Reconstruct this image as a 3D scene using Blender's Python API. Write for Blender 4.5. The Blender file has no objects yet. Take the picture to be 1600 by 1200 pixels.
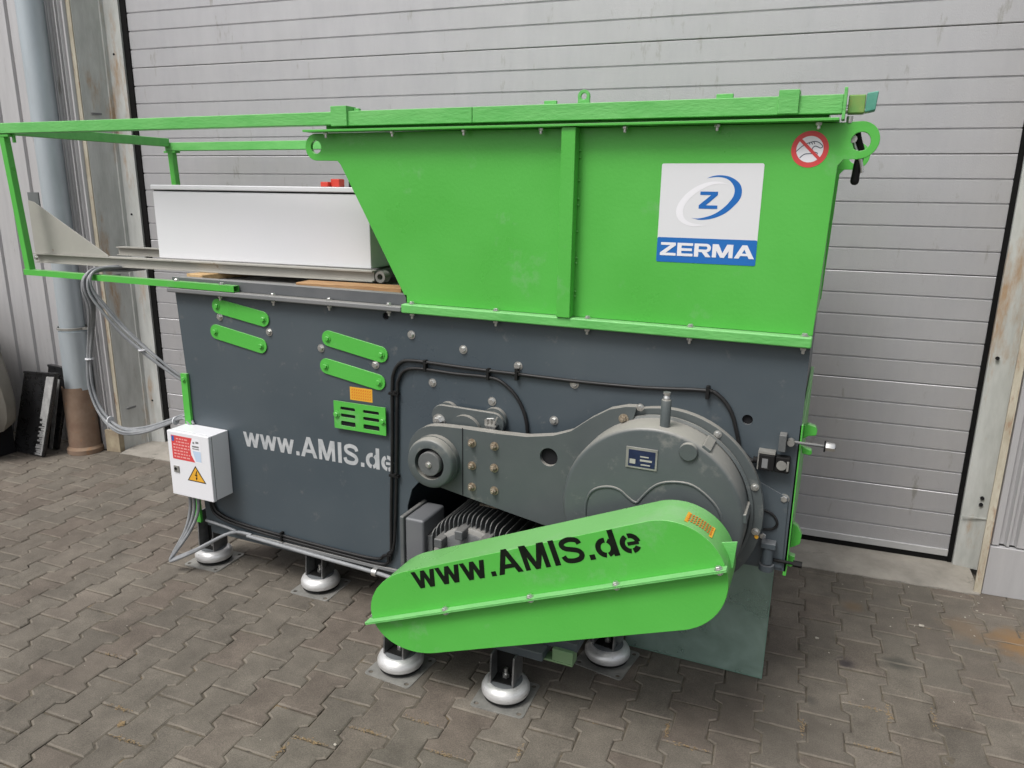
import bpy, bmesh, math, random
from math import radians, sin, cos, pi
from mathutils import Vector, Matrix
from mathutils.geometry import tessellate_polygon

random.seed(7)
S = bpy.context.scene
COL = S.collection

# ------------------------------------------------------------------ camera
CAM = Vector((0.0, 0.0, 1.62))
FPX, PITCH, ROLL, YAW = 1159.09, 0.252834, -0.014559, 0.406433
fw = Vector((0, cos(PITCH), -sin(PITCH))); rt = Vector((1, 0, 0)); dn = Vector((0, -sin(PITCH), -cos(PITCH)))
r_ = rt * cos(ROLL) + dn * sin(ROLL); d_ = -rt * sin(ROLL) + dn * cos(ROLL)
RZ = Matrix.Rotation(YAW, 3, 'Z')
r_, d_, fw = RZ @ r_, RZ @ d_, RZ @ fw
cd = bpy.data.cameras.new('camera'); cam = bpy.data.objects.new('camera', cd); COL.objects.link(cam)
m = Matrix.Identity(4)
for i in range(3):
    m[i][0] = r_[i]; m[i][1] = -d_[i]; m[i][2] = -fw[i]; m[i][3] = CAM[i]
cam.matrix_world = m
cd.sensor_width = 36; cd.sensor_fit = 'HORIZONTAL'; cd.lens = FPX * 36 / 1600
cd.clip_start = 0.05; cd.clip_end = 500
S.camera = cam

# ------------------------------------------------------------------ sky and sun (overcast daylight)
SUN_EL, SUN_AZ = radians(57), radians(204)      # azimuth from +Y, clockwise seen from above
W = bpy.data.worlds.new('World'); S.world = W; W.use_nodes = True
nt = W.node_tree; nt.nodes.clear()
sky = nt.nodes.new('ShaderNodeTexSky'); sky.sky_type = 'NISHITA'; sky.sun_disc = False
sky.sun_elevation = SUN_EL; sky.sun_rotation = SUN_AZ; sky.air_density = 1.0; sky.dust_density = 5.0; sky.ozone_density = 1.0
hs = nt.nodes.new('ShaderNodeHueSaturation'); hs.inputs['Saturation'].default_value = 0.34
bg = nt.nodes.new('ShaderNodeBackground'); bg.inputs['Strength'].default_value = 0.115
wo = nt.nodes.new('ShaderNodeOutputWorld')
nt.links.new(sky.outputs[0], hs.inputs['Color']); nt.links.new(hs.outputs[0], bg.inputs[0]); nt.links.new(bg.outputs[0], wo.inputs[0])
sd = bpy.data.lights.new('sun', 'SUN'); sun = bpy.data.objects.new('sun', sd); COL.objects.link(sun)
sd.energy = 1.6; sd.angle = radians(20); sd.color = (1.0, 0.98, 0.955)
sdir = Vector((sin(SUN_AZ) * cos(SUN_EL), cos(SUN_AZ) * cos(SUN_EL), sin(SUN_EL)))
sun.rotation_euler = sdir.to_track_quat('Z', 'Y').to_euler(); sun.location = (0, 0, 8)
S.view_settings.view_transform = 'Standard'; S.view_settings.look = 'None'
S.view_settings.exposure = 0.38; S.view_settings.gamma = 1.0; S.view_settings.use_curve_mapping = False
S.render.engine = 'CYCLES'
S.cycles.max_bounces = 6

# ------------------------------------------------------------------ materials
def mat(name, c1, c2=None, rough=0.5, metal=0.0, nscale=3.0, bump=0.0, bscale=60.0, dust=None, dustamt=0.0,
        rvar=0.1, spec=0.5, stretch=(1, 1, 1), speck=None, speckamt=0.0, speckscale=40, wave=0.0, detail=6):
    m = bpy.data.materials.new(name); m.use_nodes = True
    n, l = m.node_tree.nodes, m.node_tree.links
    b = n['Principled BSDF']
    geo = n.new('ShaderNodeNewGeometry')
    mp = n.new('ShaderNodeMapping'); l.new(geo.outputs['Position'], mp.inputs['Vector']); mp.inputs['Scale'].default_value = stretch
    nz = n.new('ShaderNodeTexNoise'); nz.inputs['Scale'].default_value = nscale; nz.inputs['Detail'].default_value = detail
    nz.inputs['Roughness'].default_value = 0.6; l.new(mp.outputs[0], nz.inputs['Vector'])
    cr = n.new('ShaderNodeValToRGB'); l.new(nz.outputs['Fac'], cr.inputs[0])
    cr.color_ramp.elements[0].position = 0.32; cr.color_ramp.elements[1].position = 0.68
    c2 = c2 or tuple(x * 0.85 for x in c1)
    cr.color_ramp.elements[0].color = (*c1, 1); cr.color_ramp.elements[1].color = (*c2, 1)
    col = cr.outputs[0]
    if speck:
        vz = n.new('ShaderNodeTexNoise'); vz.inputs['Scale'].default_value = speckscale; vz.inputs['Detail'].default_value = 8; vz.inputs['Roughness'].default_value = 0.7
        l.new(mp.outputs[0], vz.inputs['Vector'])
        rr = n.new('ShaderNodeValToRGB'); l.new(vz.outputs['Fac'], rr.inputs[0])
        rr.color_ramp.elements[0].position = 0.62 - 0.1 * speckamt; rr.color_ramp.elements[1].position = 0.70
        mx = n.new('ShaderNodeMix'); mx.data_type = 'RGBA'
        l.new(rr.outputs[0], mx.inputs['Factor']); l.new(col, mx.inputs[6]); mx.inputs[7].default_value = (*speck, 1)
        col = mx.outputs[2]
    if dust:
        sx = n.new('ShaderNodeSeparateXYZ'); l.new(geo.outputs['Normal'], sx.inputs[0])
        mr = n.new('ShaderNodeMapRange'); mr.inputs['From Min'].default_value = 0.25; mr.inputs['From Max'].default_value = 0.95
        mr.inputs['To Max'].default_value = dustamt; l.new(sx.outputs['Z'], mr.inputs['Value'])
        mx = n.new('ShaderNodeMix'); mx.data_type = 'RGBA'
        l.new(mr.outputs[0], mx.inputs['Factor']); l.new(col, mx.inputs[6]); mx.inputs[7].default_value = (*dust, 1)
        col = mx.outputs[2]
    l.new(col, b.inputs['Base Color'])
    rm = n.new('ShaderNodeMapRange'); l.new(nz.outputs['Fac'], rm.inputs['Value'])
    rm.inputs['From Min'].default_value = 0.3; rm.inputs['From Max'].default_value = 0.7
    rm.inputs['To Min'].default_value = max(0.02, rough - rvar); rm.inputs['To Max'].default_value = min(1, rough + rvar)
    l.new(rm.outputs[0], b.inputs['Roughness'])
    b.inputs['Metallic'].default_value = metal; b.inputs['Specular IOR Level'].default_value = spec
    if bump:
        bz = n.new('ShaderNodeTexNoise'); bz.inputs['Scale'].default_value = bscale; bz.inputs['Detail'].default_value = 3
        l.new(mp.outputs[0], bz.inputs['Vector'])
        bp = n.new('ShaderNodeBump'); bp.inputs['Strength'].default_value = bump; bp.inputs['Distance'].default_value = 0.004
        l.new(bz.outputs['Fac'], bp.inputs['Height']); last = bp.outputs[0]
        if wave:
            wz = n.new('ShaderNodeTexNoise'); wz.inputs['Scale'].default_value = 3.2; wz.inputs['Detail'].default_value = 1
            l.new(geo.outputs['Position'], wz.inputs['Vector'])
            wb = n.new('ShaderNodeBump'); wb.inputs['Strength'].default_value = 1.0; wb.inputs['Distance'].default_value = wave
            l.new(wz.outputs['Fac'], wb.inputs['Height']); l.new(last, wb.inputs['Normal']); last = wb.outputs[0]
        l.new(last, b.inputs['Normal'])
    return m

M = {}
M['green'] = mat('green_paint', (0.080, 0.42, 0.058), (0.092, 0.455, 0.068), rough=0.34, nscale=2.2, bump=0.10, bscale=90, dust=(0.36, 0.50, 0.30), dustamt=0.35, rvar=0.10, wave=0.006, speck=(0.15, 0.435, 0.135), speckamt=0.35, speckscale=4)
M['green_worn'] = mat('green_worn_paint', (0.105, 0.43, 0.095), (0.15, 0.49, 0.13), rough=0.5, nscale=9, bump=0.35, bscale=45, dust=(0.36, 0.50, 0.33), dustamt=0.3, stretch=(1, 3, 3))
M['olive'] = mat('olive_green_block', (0.12, 0.32, 0.07), (0.20, 0.33, 0.08), rough=0.6, nscale=30, speck=(0.35, 0.33, 0.1), speckamt=0.4, speckscale=60)
M['teal'] = mat('teal_block', (0.06, 0.27, 0.19), (0.13, 0.36, 0.28), rough=0.6, nscale=25)
M['dark'] = mat('dark_grey_paint', (0.058, 0.076, 0.090), (0.072, 0.090, 0.102), rough=0.38, nscale=1.6, bump=0.06, bscale=80, dust=(0.2, 0.2, 0.2), dustamt=0.5, rvar=0.12, speck=(0.11, 0.12, 0.125), speckamt=0.1, speckscale=16, wave=0.006)
M['drive'] = mat('drive_grey_paint', (0.066, 0.080, 0.083), (0.088, 0.102, 0.102), rough=0.42, nscale=2.5, bump=0.12, bscale=50, dust=(0.38, 0.36, 0.32), dustamt=0.75, rvar=0.12, speck=(0.16, 0.165, 0.155), speckamt=0.5, speckscale=12)
M['motor'] = mat('motor_grey', (0.085, 0.092, 0.096), (0.115, 0.12, 0.12), rough=0.5, nscale=12, bump=0.3, bscale=90, dust=(0.30, 0.285, 0.26), dustamt=0.3)
M['black_in'] = mat('black_parts_and_shade', (0.02, 0.02, 0.022), rough=0.9, spec=0.1)  # near-black colour paints in the shade of holes, recesses and bays
M['lidsteel'] = mat('lid_steel', (0.15, 0.16, 0.165), (0.20, 0.20, 0.20), rough=0.5, nscale=5, dust=(0.3, 0.29, 0.27), dustamt=0.6, stretch=(.5, 2, 2))
M['zinc'] = mat('zinc_plating', (0.72, 0.72, 0.70), (0.5, 0.5, 0.48), rough=0.32, metal=0.85, nscale=60)
M['rbolt'] = mat('tarnished_bolt', (0.42, 0.38, 0.30), (0.22, 0.16, 0.11), rough=0.5, metal=0.6, nscale=120)
M['alu'] = mat('cast_aluminium', (0.82, 0.82, 0.82), (0.55, 0.55, 0.54), rough=0.42, metal=0.5, nscale=16, bump=0.15, bscale=40, stretch=(1, 1, 5), speck=(0.35, 0.34, 0.32), speckamt=0.3, speckscale=22)
M['galv'] = mat('galvanised_plate', (0.33, 0.325, 0.30), (0.19, 0.188, 0.175), rough=0.55, metal=0.3, nscale=12, bump=0.1)
M['rubber'] = mat('black_rubber', (0.010, 0.010, 0.010), rough=0.7, bump=0.1, spec=0.25)
M['cable'] = mat('black_cable', (0.010, 0.010, 0.011), (0.02, 0.02, 0.02), rough=0.45, nscale=20, spec=0.35)
M['gcable'] = mat('grey_cable', (0.29, 0.30, 0.31), (0.19, 0.20, 0.21), rough=0.5, nscale=15)
M['white'] = mat('white_enamel', (0.76, 0.76, 0.79), (0.73, 0.74, 0.76), rough=0.4, nscale=2, bump=0.06, bscale=120)
M['beige'] = mat('beige_grey_paint', (0.40, 0.39, 0.35), (0.34, 0.33, 0.30), rough=0.55, nscale=5, speck=(0.22, 0.16, 0.11), speckamt=-0.1, speckscale=14)
M['wood'] = mat('raw_wood', (0.48, 0.29, 0.14), (0.30, 0.16, 0.07), rough=0.75, nscale=14, stretch=(0.4, 4, 6), bump=0.3, bscale=60)
M['woodend'] = mat('pale_wood', (0.62, 0.43, 0.22), (0.40, 0.25, 0.11), rough=0.8, nscale=35, bump=0.3)
M['red'] = mat('red_plastic', (0.62, 0.05, 0.03), rough=0.4)
M['white_print'] = mat('white_print', (0.82, 0.82, 0.82), rough=0.5)
M['stencil_white'] = mat('stencilled_white_paint', (0.50, 0.51, 0.52), (0.36, 0.38, 0.39), rough=0.6, nscale=30, speck=(0.16, 0.17, 0.18), speckamt=0.0, speckscale=60)
M['stencil_black'] = mat('stencilled_black_paint', (0.004, 0.006, 0.004), (0.008, 0.012, 0.007), rough=0.6, nscale=30, spec=0.15)
M['stick_grey'] = mat('sticker_white', (0.70, 0.71, 0.73), (0.68, 0.69, 0.71), rough=0.35)
M['stick_white'] = mat('sticker_bright_white', (0.88, 0.88, 0.92), rough=0.35)
M['stick_blue'] = mat('sticker_blue', (0.008, 0.12, 0.42), (0.01, 0.14, 0.46), rough=0.35)
M['stick_red'] = mat('sticker_red', (0.68, 0.07, 0.07), (0.62, 0.06, 0.06), rough=0.4)
M['stick_orange'] = mat('sticker_orange', (0.80, 0.42, 0.04), rough=0.4)
M['stick_deep'] = mat('sticker_print_orange', (0.72, 0.20, 0.02), rough=0.4)
M['stick_black'] = mat('sticker_black', (0.015, 0.013, 0.01), rough=0.4)
M['stick_navy'] = mat('nameplate_navy', (0.008, 0.014, 0.045), (0.012, 0.022, 0.07), rough=0.45, metal=0.0, nscale=80)
M['stick_pale'] = mat('sticker_pale_blue', (0.55, 0.68, 0.85), rough=0.4)
M['stick_pink'] = mat('sticker_pale_red_print', (0.85, 0.42, 0.40), rough=0.4)
M['ink'] = mat('sticker_ink', (0.05, 0.07, 0.10), rough=0.5)
M['door'] = mat('door_coating', (0.535, 0.53, 0.54), (0.47, 0.468, 0.485), rough=0.42, metal=0.5, nscale=3.0, bump=0.35, bscale=240, stretch=(2.2, 1, 0.6), speck=(0.37, 0.36, 0.345), speckamt=0.1, speckscale=7, wave=0.004)
M['clad'] = mat('cladding_coating', (0.54, 0.535, 0.54), (0.47, 0.465, 0.47), rough=0.45, metal=0.3, nscale=5, stretch=(4, 4, 0.5), bump=0.15, bscale=50, speck=(0.30, 0.29, 0.27), speckamt=0, speckscale=7)
M['seal'] = mat('black_seal', (0.007, 0.007, 0.007), rough=0.85, spec=0.15)
M['pipe'] = mat('zinc_downpipe', (0.52, 0.58, 0.62), (0.44, 0.49, 0.52), rough=0.38, metal=0.4, nscale=4, stretch=(3, 3, 0.7))
M['rustpipe'] = mat('rusty_iron', (0.27, 0.195, 0.14), (0.20, 0.125, 0.085), rough=0.8, nscale=9, bump=0.4, bscale=50, speck=(0.32, 0.16, 0.07), speckamt=0.2, speckscale=14, dust=(0.3, 0.2, 0.1), dustamt=0.3)
M['jamb'] = mat('galvanised_jamb', (0.54, 0.55, 0.53), (0.40, 0.41, 0.39), rough=0.6, nscale=7, stretch=(3, 3, 0.7), bump=0.2, bscale=40, speck=(0.36, 0.22, 0.11), speckamt=0.7, speckscale=2.4)
M['lip'] = mat('rusting_edge_trim', (0.56, 0.52, 0.42), (0.40, 0.35, 0.26), rough=0.7, nscale=16, bump=0.4, bscale=70, speck=(0.26, 0.10, 0.04), speckamt=0.8, speckscale=11, stretch=(2, 2, 0.5))
M['concrete'] = mat('threshold_concrete', (0.34, 0.315, 0.275), (0.22, 0.205, 0.18), rough=0.85, nscale=6, bump=0.6, bscale=60, speck=(0.10, 0.095, 0.085), speckamt=0.2, speckscale=5)
M['plastic'] = mat('black_plastic', (0.012, 0.012, 0.012), (0.02, 0.02, 0.022), rough=0.3, nscale=20, speck=(0.5, 0.5, 0.48), speckamt=-0.9, speckscale=50)
M['comb'] = mat('dusty_comb_edge', (0.42, 0.42, 0.41), (0.24, 0.24, 0.24), rough=0.6, nscale=25)
M['tarp'] = mat('dusty_tarpaulin', (0.22, 0.205, 0.175), (0.14, 0.13, 0.11), rough=0.8, nscale=4, bump=0.5, bscale=12)
M['straw'] = mat('straw_in_joint', (0.33, 0.24, 0.13), (0.20, 0.14, 0.075), rough=0.9, nscale=80)
M['chip'] = mat('pale_chips', (0.50, 0.47, 0.41), (0.30, 0.27, 0.22), rough=0.8, nscale=60)

def glass_mat():
    m = bpy.data.materials.new('smoky_green_sheet'); m.use_nodes = True
    n, l = m.node_tree.nodes, m.node_tree.links
    b = n['Principled BSDF']; out = n['Material Output']
    b.inputs['Base Color'].default_value = (0.33, 0.44, 0.39, 1); b.inputs['Roughness'].default_value = 0.35
    tr = n.new('ShaderNodeBsdfTransparent'); tr.inputs[0].default_value = (0.80, 0.93, 0.87, 1)
    ms = n.new('ShaderNodeMixShader')
    nz = n.new('ShaderNodeTexNoise'); nz.inputs['Scale'].default_value = 9; nz.inputs['Detail'].default_value = 9; nz.inputs['Distortion'].default_value = 0.5
    g = n.new('ShaderNodeNewGeometry'); l.new(g.outputs['Position'], nz.inputs['Vector'])
    mr = n.new('ShaderNodeMapRange'); mr.inputs['From Min'].default_value = 0.35; mr.inputs['From Max'].default_value = 0.7
    mr.inputs['To Min'].default_value = 0.36; mr.inputs['To Max'].default_value = 0.62
    l.new(nz.outputs['Fac'], mr.inputs['Value']); l.new(mr.outputs[0], ms.inputs[0])
    l.new(tr.outputs[0], ms.inputs[1]); l.new(b.outputs[0], ms.inputs[2]); l.new(ms.outputs[0], out.inputs[0])
    return m
M['glass'] = glass_mat()
M['bracket'] = mat('scuffed_bracket_steel', (0.09, 0.095, 0.10), (0.30, 0.30, 0.30), rough=0.35, metal=0.5, nscale=18)
M['glassedge'] = mat('sheet_cut_edge', (0.16, 0.27, 0.22), rough=0.3)

def paver_mat():
    m = bpy.data.materials.new('concrete_paver'); m.use_nodes = True
    n, l = m.node_tree.nodes, m.node_tree.links
    b = n['Principled BSDF']
    geo = n.new('ShaderNodeNewGeometry'); oi = n.new('ShaderNodeObjectInfo')
    ad = n.new('ShaderNodeMath'); ad.operation = 'ADD'; l.new(geo.outputs['Random Per Island'], ad.inputs[0]); l.new(oi.outputs['Random'], ad.inputs[1])
    fr = n.new('ShaderNodeMath'); fr.operation = 'FRACT'; l.new(ad.outputs[0], fr.inputs[0])
    cr = n.new('ShaderNodeValToRGB'); l.new(fr.outputs[0], cr.inputs[0])
    cr.color_ramp.interpolation = 'LINEAR'
    e = cr.color_ramp.elements; e[0].color = (0.118, 0.104, 0.086, 1); e[1].color = (0.158, 0.140, 0.116, 1)
    k = cr.color_ramp.elements.new(0.5); k.color = (0.141, 0.125, 0.103, 1)
    k = cr.color_ramp.elements.new(0.8); k.color = (0.128, 0.106, 0.087, 1)
    def noise(scale, det=6, rough=0.6):
        z = n.new('ShaderNodeTexNoise'); z.inputs['Scale'].default_value = scale; z.inputs['Detail'].default_value = det; z.inputs['Roughness'].default_value = rough
        l.new(geo.outputs['Position'], z.inputs['Vector']); return z
    def mulc(col, fac_out, lo, hi, fmin=0.3, fmax=0.7):
        mr = n.new('ShaderNodeMapRange'); mr.inputs['From Min'].default_value = fmin; mr.inputs['From Max'].default_value = fmax
        mr.inputs['To Min'].default_value = lo; mr.inputs['To Max'].default_value = hi; l.new(fac_out, mr.inputs['Value'])
        mx = n.new('ShaderNodeMix'); mx.data_type = 'RGBA'; mx.blend_type = 'MULTIPLY'; mx.inputs['Factor'].default_value = 1
        l.new(col, mx.inputs[6]); l.new(mr.outputs[0], mx.inputs[7]); return mx.outputs[2]
    col = mulc(cr.outputs[0], noise(1.6, 4).outputs['Fac'], 0.82, 1.16)
    col = mulc(col, noise(5.5, 6, 0.7).outputs['Fac'], 0.80, 1.18)
    col = mulc(col, noise(14, 5).outputs['Fac'], 0.86, 1.14)
    col = mulc(col, noise(260, 2, 0.8).outputs['Fac'], 0.70, 1.30)
    def blob(col, x, y, rad, c, amt):
        wv = noise(16, 4)
        sb = n.new('ShaderNodeVectorMath'); sb.operation = 'SUBTRACT'; l.new(geo.outputs['Position'], sb.inputs[0]); sb.inputs[1].default_value = (x, y, 0)
        ln = n.new('ShaderNodeVectorMath'); ln.operation = 'LENGTH'; l.new(sb.outputs[0], ln.inputs[0])
        a = n.new('ShaderNodeMath'); a.operation = 'MULTIPLY_ADD'; l.new(wv.outputs['Fac'], a.inputs[0]); a.inputs[1].default_value = rad * 1.6; l.new(ln.outputs['Value'], a.inputs[2])
        mr = n.new('ShaderNodeMapRange'); mr.interpolation_type = 'SMOOTHSTEP'; l.new(a.outputs[0], mr.inputs['Value'])
        mr.inputs['From Min'].default_value = rad * 1.0; mr.inputs['From Max'].default_value = rad * 2.0
        mr.inputs['To Min'].default_value = amt; mr.inputs['To Max'].default_value = 0
        mx = n.new('ShaderNodeMix'); mx.data_type = 'RGBA'; l.new(mr.outputs[0], mx.inputs['Factor']); l.new(col, mx.inputs[6]); mx.inputs[7].default_value = (*c, 1)
        return mx.outputs[2]
    col = blob(col, 0.80, 3.02, 0.13, (0.26, 0.13, 0.03), 0.75)      # rust-coloured spill
    col = blob(col, 0.62, 3.06, 0.10, (0.22, 0.13, 0.06), 0.45)
    col = blob(col, 0.37, 2.70, 0.055, (0.035, 0.038, 0.032), 0.8)    # oil drips
    col = blob(col, 0.195, 2.62, 0.040, (0.03, 0.025, 0.03), 0.85)
    col = blob(col, 0.08, 2.35, 0.030, (0.05, 0.05, 0.045), 0.6)
    col = blob(col, 0.22, 3.05, 0.05, (0.17, 0.10, 0.04), 0.5)
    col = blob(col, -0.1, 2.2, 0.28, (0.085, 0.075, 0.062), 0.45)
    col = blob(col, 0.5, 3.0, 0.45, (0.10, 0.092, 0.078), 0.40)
    sx = n.new('ShaderNodeSeparateXYZ'); l.new(geo.outputs['True Normal'], sx.inputs[0])     # paler, patchy tone on the sloped edges of the stones
    mr = n.new('ShaderNodeMapRange'); mr.inputs['From Min'].default_value = 0.985; mr.inputs['From Max'].default_value = 0.90; mr.inputs['To Max'].default_value = 1.0
    l.new(sx.outputs['Z'], mr.inputs['Value'])
    dn_ = noise(11, 4); dm = n.new('ShaderNodeMapRange'); dm.inputs['From Min'].default_value = 0.36; dm.inputs['From Max'].default_value = 0.66; dm.inputs['To Max'].default_value = 0.62; l.new(dn_.outputs['Fac'], dm.inputs['Value'])
    dx = n.new('ShaderNodeMath'); dx.operation = 'MULTIPLY'; l.new(mr.outputs[0], dx.inputs[0]); l.new(dm.outputs[0], dx.inputs[1]); mr = dx
    mx = n.new('ShaderNodeMix'); mx.data_type = 'RGBA'; l.new(mr.outputs[0], mx.inputs['Factor']); l.new(col, mx.inputs[6]); mx.inputs[7].default_value = (0.20, 0.175, 0.14, 1); col = mx.outputs[2]
    l.new(col, b.inputs['Base Color'])
    b.inputs['Roughness'].default_value = 0.82; b.inputs['Specular IOR Level'].default_value = 0.35
    bz = noise(180, 5, 0.7); b2 = noise(22, 4)
    mm = n.new('ShaderNodeMath'); mm.operation = 'MULTIPLY_ADD'; l.new(bz.outputs['Fac'], mm.inputs[0]); mm.inputs[1].default_value = 0.35; l.new(b2.outputs['Fac'], mm.inputs[2])
    bp = n.new('ShaderNodeBump'); bp.inputs['Strength'].default_value = 0.55; bp.inputs['Distance'].default_value = 0.004
    l.new(mm.outputs[0], bp.inputs['Height']); l.new(bp.outputs[0], b.inputs['Normal'])
    return m
M['paver'] = paver_mat()
M['joint'] = mat('sandy_joint_soil', (0.06, 0.052, 0.042), (0.13, 0.11, 0.08), rough=0.95, nscale=30, bump=0.8, bscale=120, speck=(0.30, 0.20, 0.09), speckamt=0.2, speckscale=7)

# ------------------------------------------------------------------ mesh helpers
WM = {}
class G:
    def __init__(s): s.v = []; s.f = []; s.sm = []
    def add(s, vs, fs, T=None):
        o = len(s.v)
        s.v += [tuple(T @ Vector(v)) if T else tuple(v) for v in vs]
        s.f += [tuple(i + o for i in f) for f in fs]; return s
    def box(s, x0, x1, y0, y1, z0, z1, T=None):
        v = [(x, y, z) for x in (x0, x1) for y in (y0, y1) for z in (z0, z1)]
        return s.add(v, [(0, 1, 3, 2), (4, 6, 7, 5), (0, 4, 5, 1), (2, 3, 7, 6), (0, 2, 6, 4), (1, 5, 7, 3)], T)
    def prism(s, loops, y0, y1, T=None):
        """loops: list of 2D loops in (x,z); first outer, others holes; extruded along y from y0 (front) to y1"""
        loops = [list(l) for l in loops]
        def area(l): return sum(l[i][0] * l[(i + 1) % len(l)][1] - l[(i + 1) % len(l)][0] * l[i][1] for i in range(len(l)))
        if area(loops[0]) < 0: loops[0].reverse()
        for h in loops[1:]:
            if area(h) > 0: h.reverse()
        flat = [p for l in loops for p in l]; n = len(flat)
        v = [(p[0], y0, p[1]) for p in flat] + [(p[0], y1, p[1]) for p in flat]
        f = []
        if len(loops) == 1 and len(flat) <= 4 or (len(loops) == 1 and getattr(s, 'ngon', False)):
            f.append(tuple(range(n))); f.append(tuple(range(2 * n - 1, n - 1, -1)))
        else:
            for t in tessellate_polygon([[Vector((p[0], p[1], 0)) for p in l] for l in loops]):
                a, b, c = t; A, B, Cc = flat[a], flat[b], flat[c]
                if (B[0] - A[0]) * (Cc[1] - A[1]) - (Cc[0] - A[0]) * (B[1] - A[1]) < 0: a, b = b, a
                f.append((a, b, c)); f.append((c + n, b + n, a + n))
        o = 0
        for l in loops:
            k = len(l)
            for i in range(k):
                a, b = o + i, o + (i + 1) % k
                f.append((b, a, a + n, b + n))
            o += k
        return s.add(v, f, T)
    def lathe(s, prof, c, axis='Z', seg=32, T=None, cap=True):
        """prof: (radius, height) list along the axis, centre c"""
        v, f = [], []
        for r, h in prof:
            for i in range(seg):
                a = 2 * pi * i / seg
                if axis == 'Z': v.append((c[0] + r * cos(a), c[1] + r * sin(a), c[2] + h))
                elif axis == 'Y': v.append((c[0] + r * cos(a), c[1] + h, c[2] + r * sin(a)))
                else: v.append((c[0] + h, c[1] + r * cos(a), c[2] + r * sin(a)))
        k = len(prof)
        for j in range(k - 1):
            for i in range(seg):
                a, b = j * seg + i, j * seg + (i + 1) % seg
                f.append((a, b, b + seg, a + seg))
        if cap:
            f.append(tuple(range(seg - 1, -1, -1))); f.append(tuple(range((k - 1) * seg, k * seg)))
        return s.add(v, f, T)
    def tube(s, pts, r, seg=10, smooth=0, T=None):
        pts = [Vector(p) for p in pts]
        if smooth: pts = crom(pts, smooth)
        v, f = [], []; up = None
        for i, p in enumerate(pts):
            t = (pts[min(i + 1, len(pts) - 1)] - pts[max(i - 1, 0)]).normalized()
            if up is None: up = t.orthogonal().normalized()
            up = (up - t * up.dot(t)).normalized(); w = t.cross(up)
            for k in range(seg):
                a = 2 * pi * k / seg; v.append(p + (up * cos(a) + w * sin(a)) * r)
        for i in range(len(pts) - 1):
            for k in range(seg):
                a, b = i * seg + k, i * seg + (k + 1) % seg
                f.append((a, b, b + seg, a + seg))
        n = len(pts); f.append(tuple(range(seg - 1, -1, -1))); f.append(tuple(range((n - 1) * seg, n * seg)))
        return s.add(v, f, T)
    def beam(s, a, b, w, h, T=None):
        """rectangular bar from a to b, w along world Y-ish, h across"""
        a, b = Vector(a), Vector(b); t = (b - a).normalized()
        ref = Vector((0, 1, 0)) if abs(t.y) < 0.8 else Vector((1, 0, 0))
        w2 = (ref - t * ref.dot(t)).normalized(); h2 = t.cross(w2)
        v = [p + w2 * (sx * w / 2) + h2 * (sy * h / 2) for p in (a, b) for sx, sy in ((-1, -1), (1, -1), (1, 1), (-1, 1))]
        return s.add(v, [(3, 2, 1, 0), (4, 5, 6, 7), (0, 1, 5, 4), (1, 2, 6, 5), (2, 3, 7, 6), (3, 0, 4, 7)], T)
    def quad(s, pts, T=None): return s.add(pts, [tuple(range(len(pts)))], T)

def crom(pts, n):
    out = []
    for i in range(len(pts) - 1):
        p0, p1, p2, p3 = pts[max(i - 1, 0)], pts[i], pts[i + 1], pts[min(i + 2, len(pts) - 1)]
        for k in range(n):
            t = k / n
            out.append(0.5 * ((2 * p1) + (p2 - p0) * t + (2 * p0 - 5 * p1 + 4 * p2 - p3) * t * t + (-p0 + 3 * p1 - 3 * p2 + p3) * t ** 3))
    out.append(pts[-1]); return out

def tagit(o, label=None, cat=None, group=None, kind=None):
    if label: o['label'] = label
    if cat: o['category'] = cat
    if group: o['group'] = group
    if kind: o['kind'] = kind
    return o

def obj(name, g, m, parent=None, bevel=0.0, smooth=True, fix=True, origin=None, bseg=2):
    me = bpy.data.meshes.new(name)
    c = Vector(origin) if origin is not None else Vector([(min(v[i] for v in g.v) + max(v[i] for v in g.v)) / 2 for i in range(3)])
    me.from_pydata([tuple(Vector(v) - c) for v in g.v], [], g.f); me.update()
    if fix:
        b = bmesh.new(); b.from_mesh(me); bmesh.ops.recalc_face_normals(b, faces=b.faces)
        if bevel: bmesh.ops.dissolve_limit(b, angle_limit=radians(.3), verts=[], edges=b.edges)
        b.to_mesh(me); b.free()
    if smooth:
        me.polygons.foreach_set('use_smooth', [True] * len(me.polygons)); me.set_sharp_from_angle(angle=radians(38))
    me.materials.append(m)
    o = bpy.data.objects.new(name, me); COL.objects.link(o); o.location = c
    wm = Matrix.Translation(c); WM[o.name] = wm
    if parent is not None:
        o.parent = parent; o.matrix_parent_inverse = WM[parent.name].inverted()
    if bevel:
        md = o.modifiers.new('bevel', 'BEVEL'); md.width = bevel; md.segments = bseg; md.limit_method = 'ANGLE'; md.angle_limit = radians(40); md.harden_normals = True
    return o

def empty(name, loc, rz=0.0, label=None, cat=None, group=None, kind=None):
    e = bpy.data.objects.new(name, None); COL.objects.link(e); e.empty_display_size = 0.1
    e.location = loc; e.rotation_euler = (0, 0, rz)
    WM[e.name] = Matrix.Translation(Vector(loc)) @ Matrix.Rotation(rz, 4, 'Z')
    return tagit(e, label, cat, group, kind)

def inst(name, me, T, parent, mods=None):
    o = bpy.data.objects.new(name, me); COL.objects.link(o)
    o.parent = parent; o.matrix_parent_inverse = WM[parent.name].inverted(); o.matrix_basis = T
    WM[o.name] = T; return o

def arc(cx, cz, r, a0, a1, n):
    return [(cx + r * cos(radians(a0 + (a1 - a0) * i / n)), cz + r * sin(radians(a0 + (a1 - a0) * i / n))) for i in range(n + 1)]
def circ(cx, cz, r, n=24): return arc(cx, cz, r, 0, 360, n)[:-1]

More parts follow.
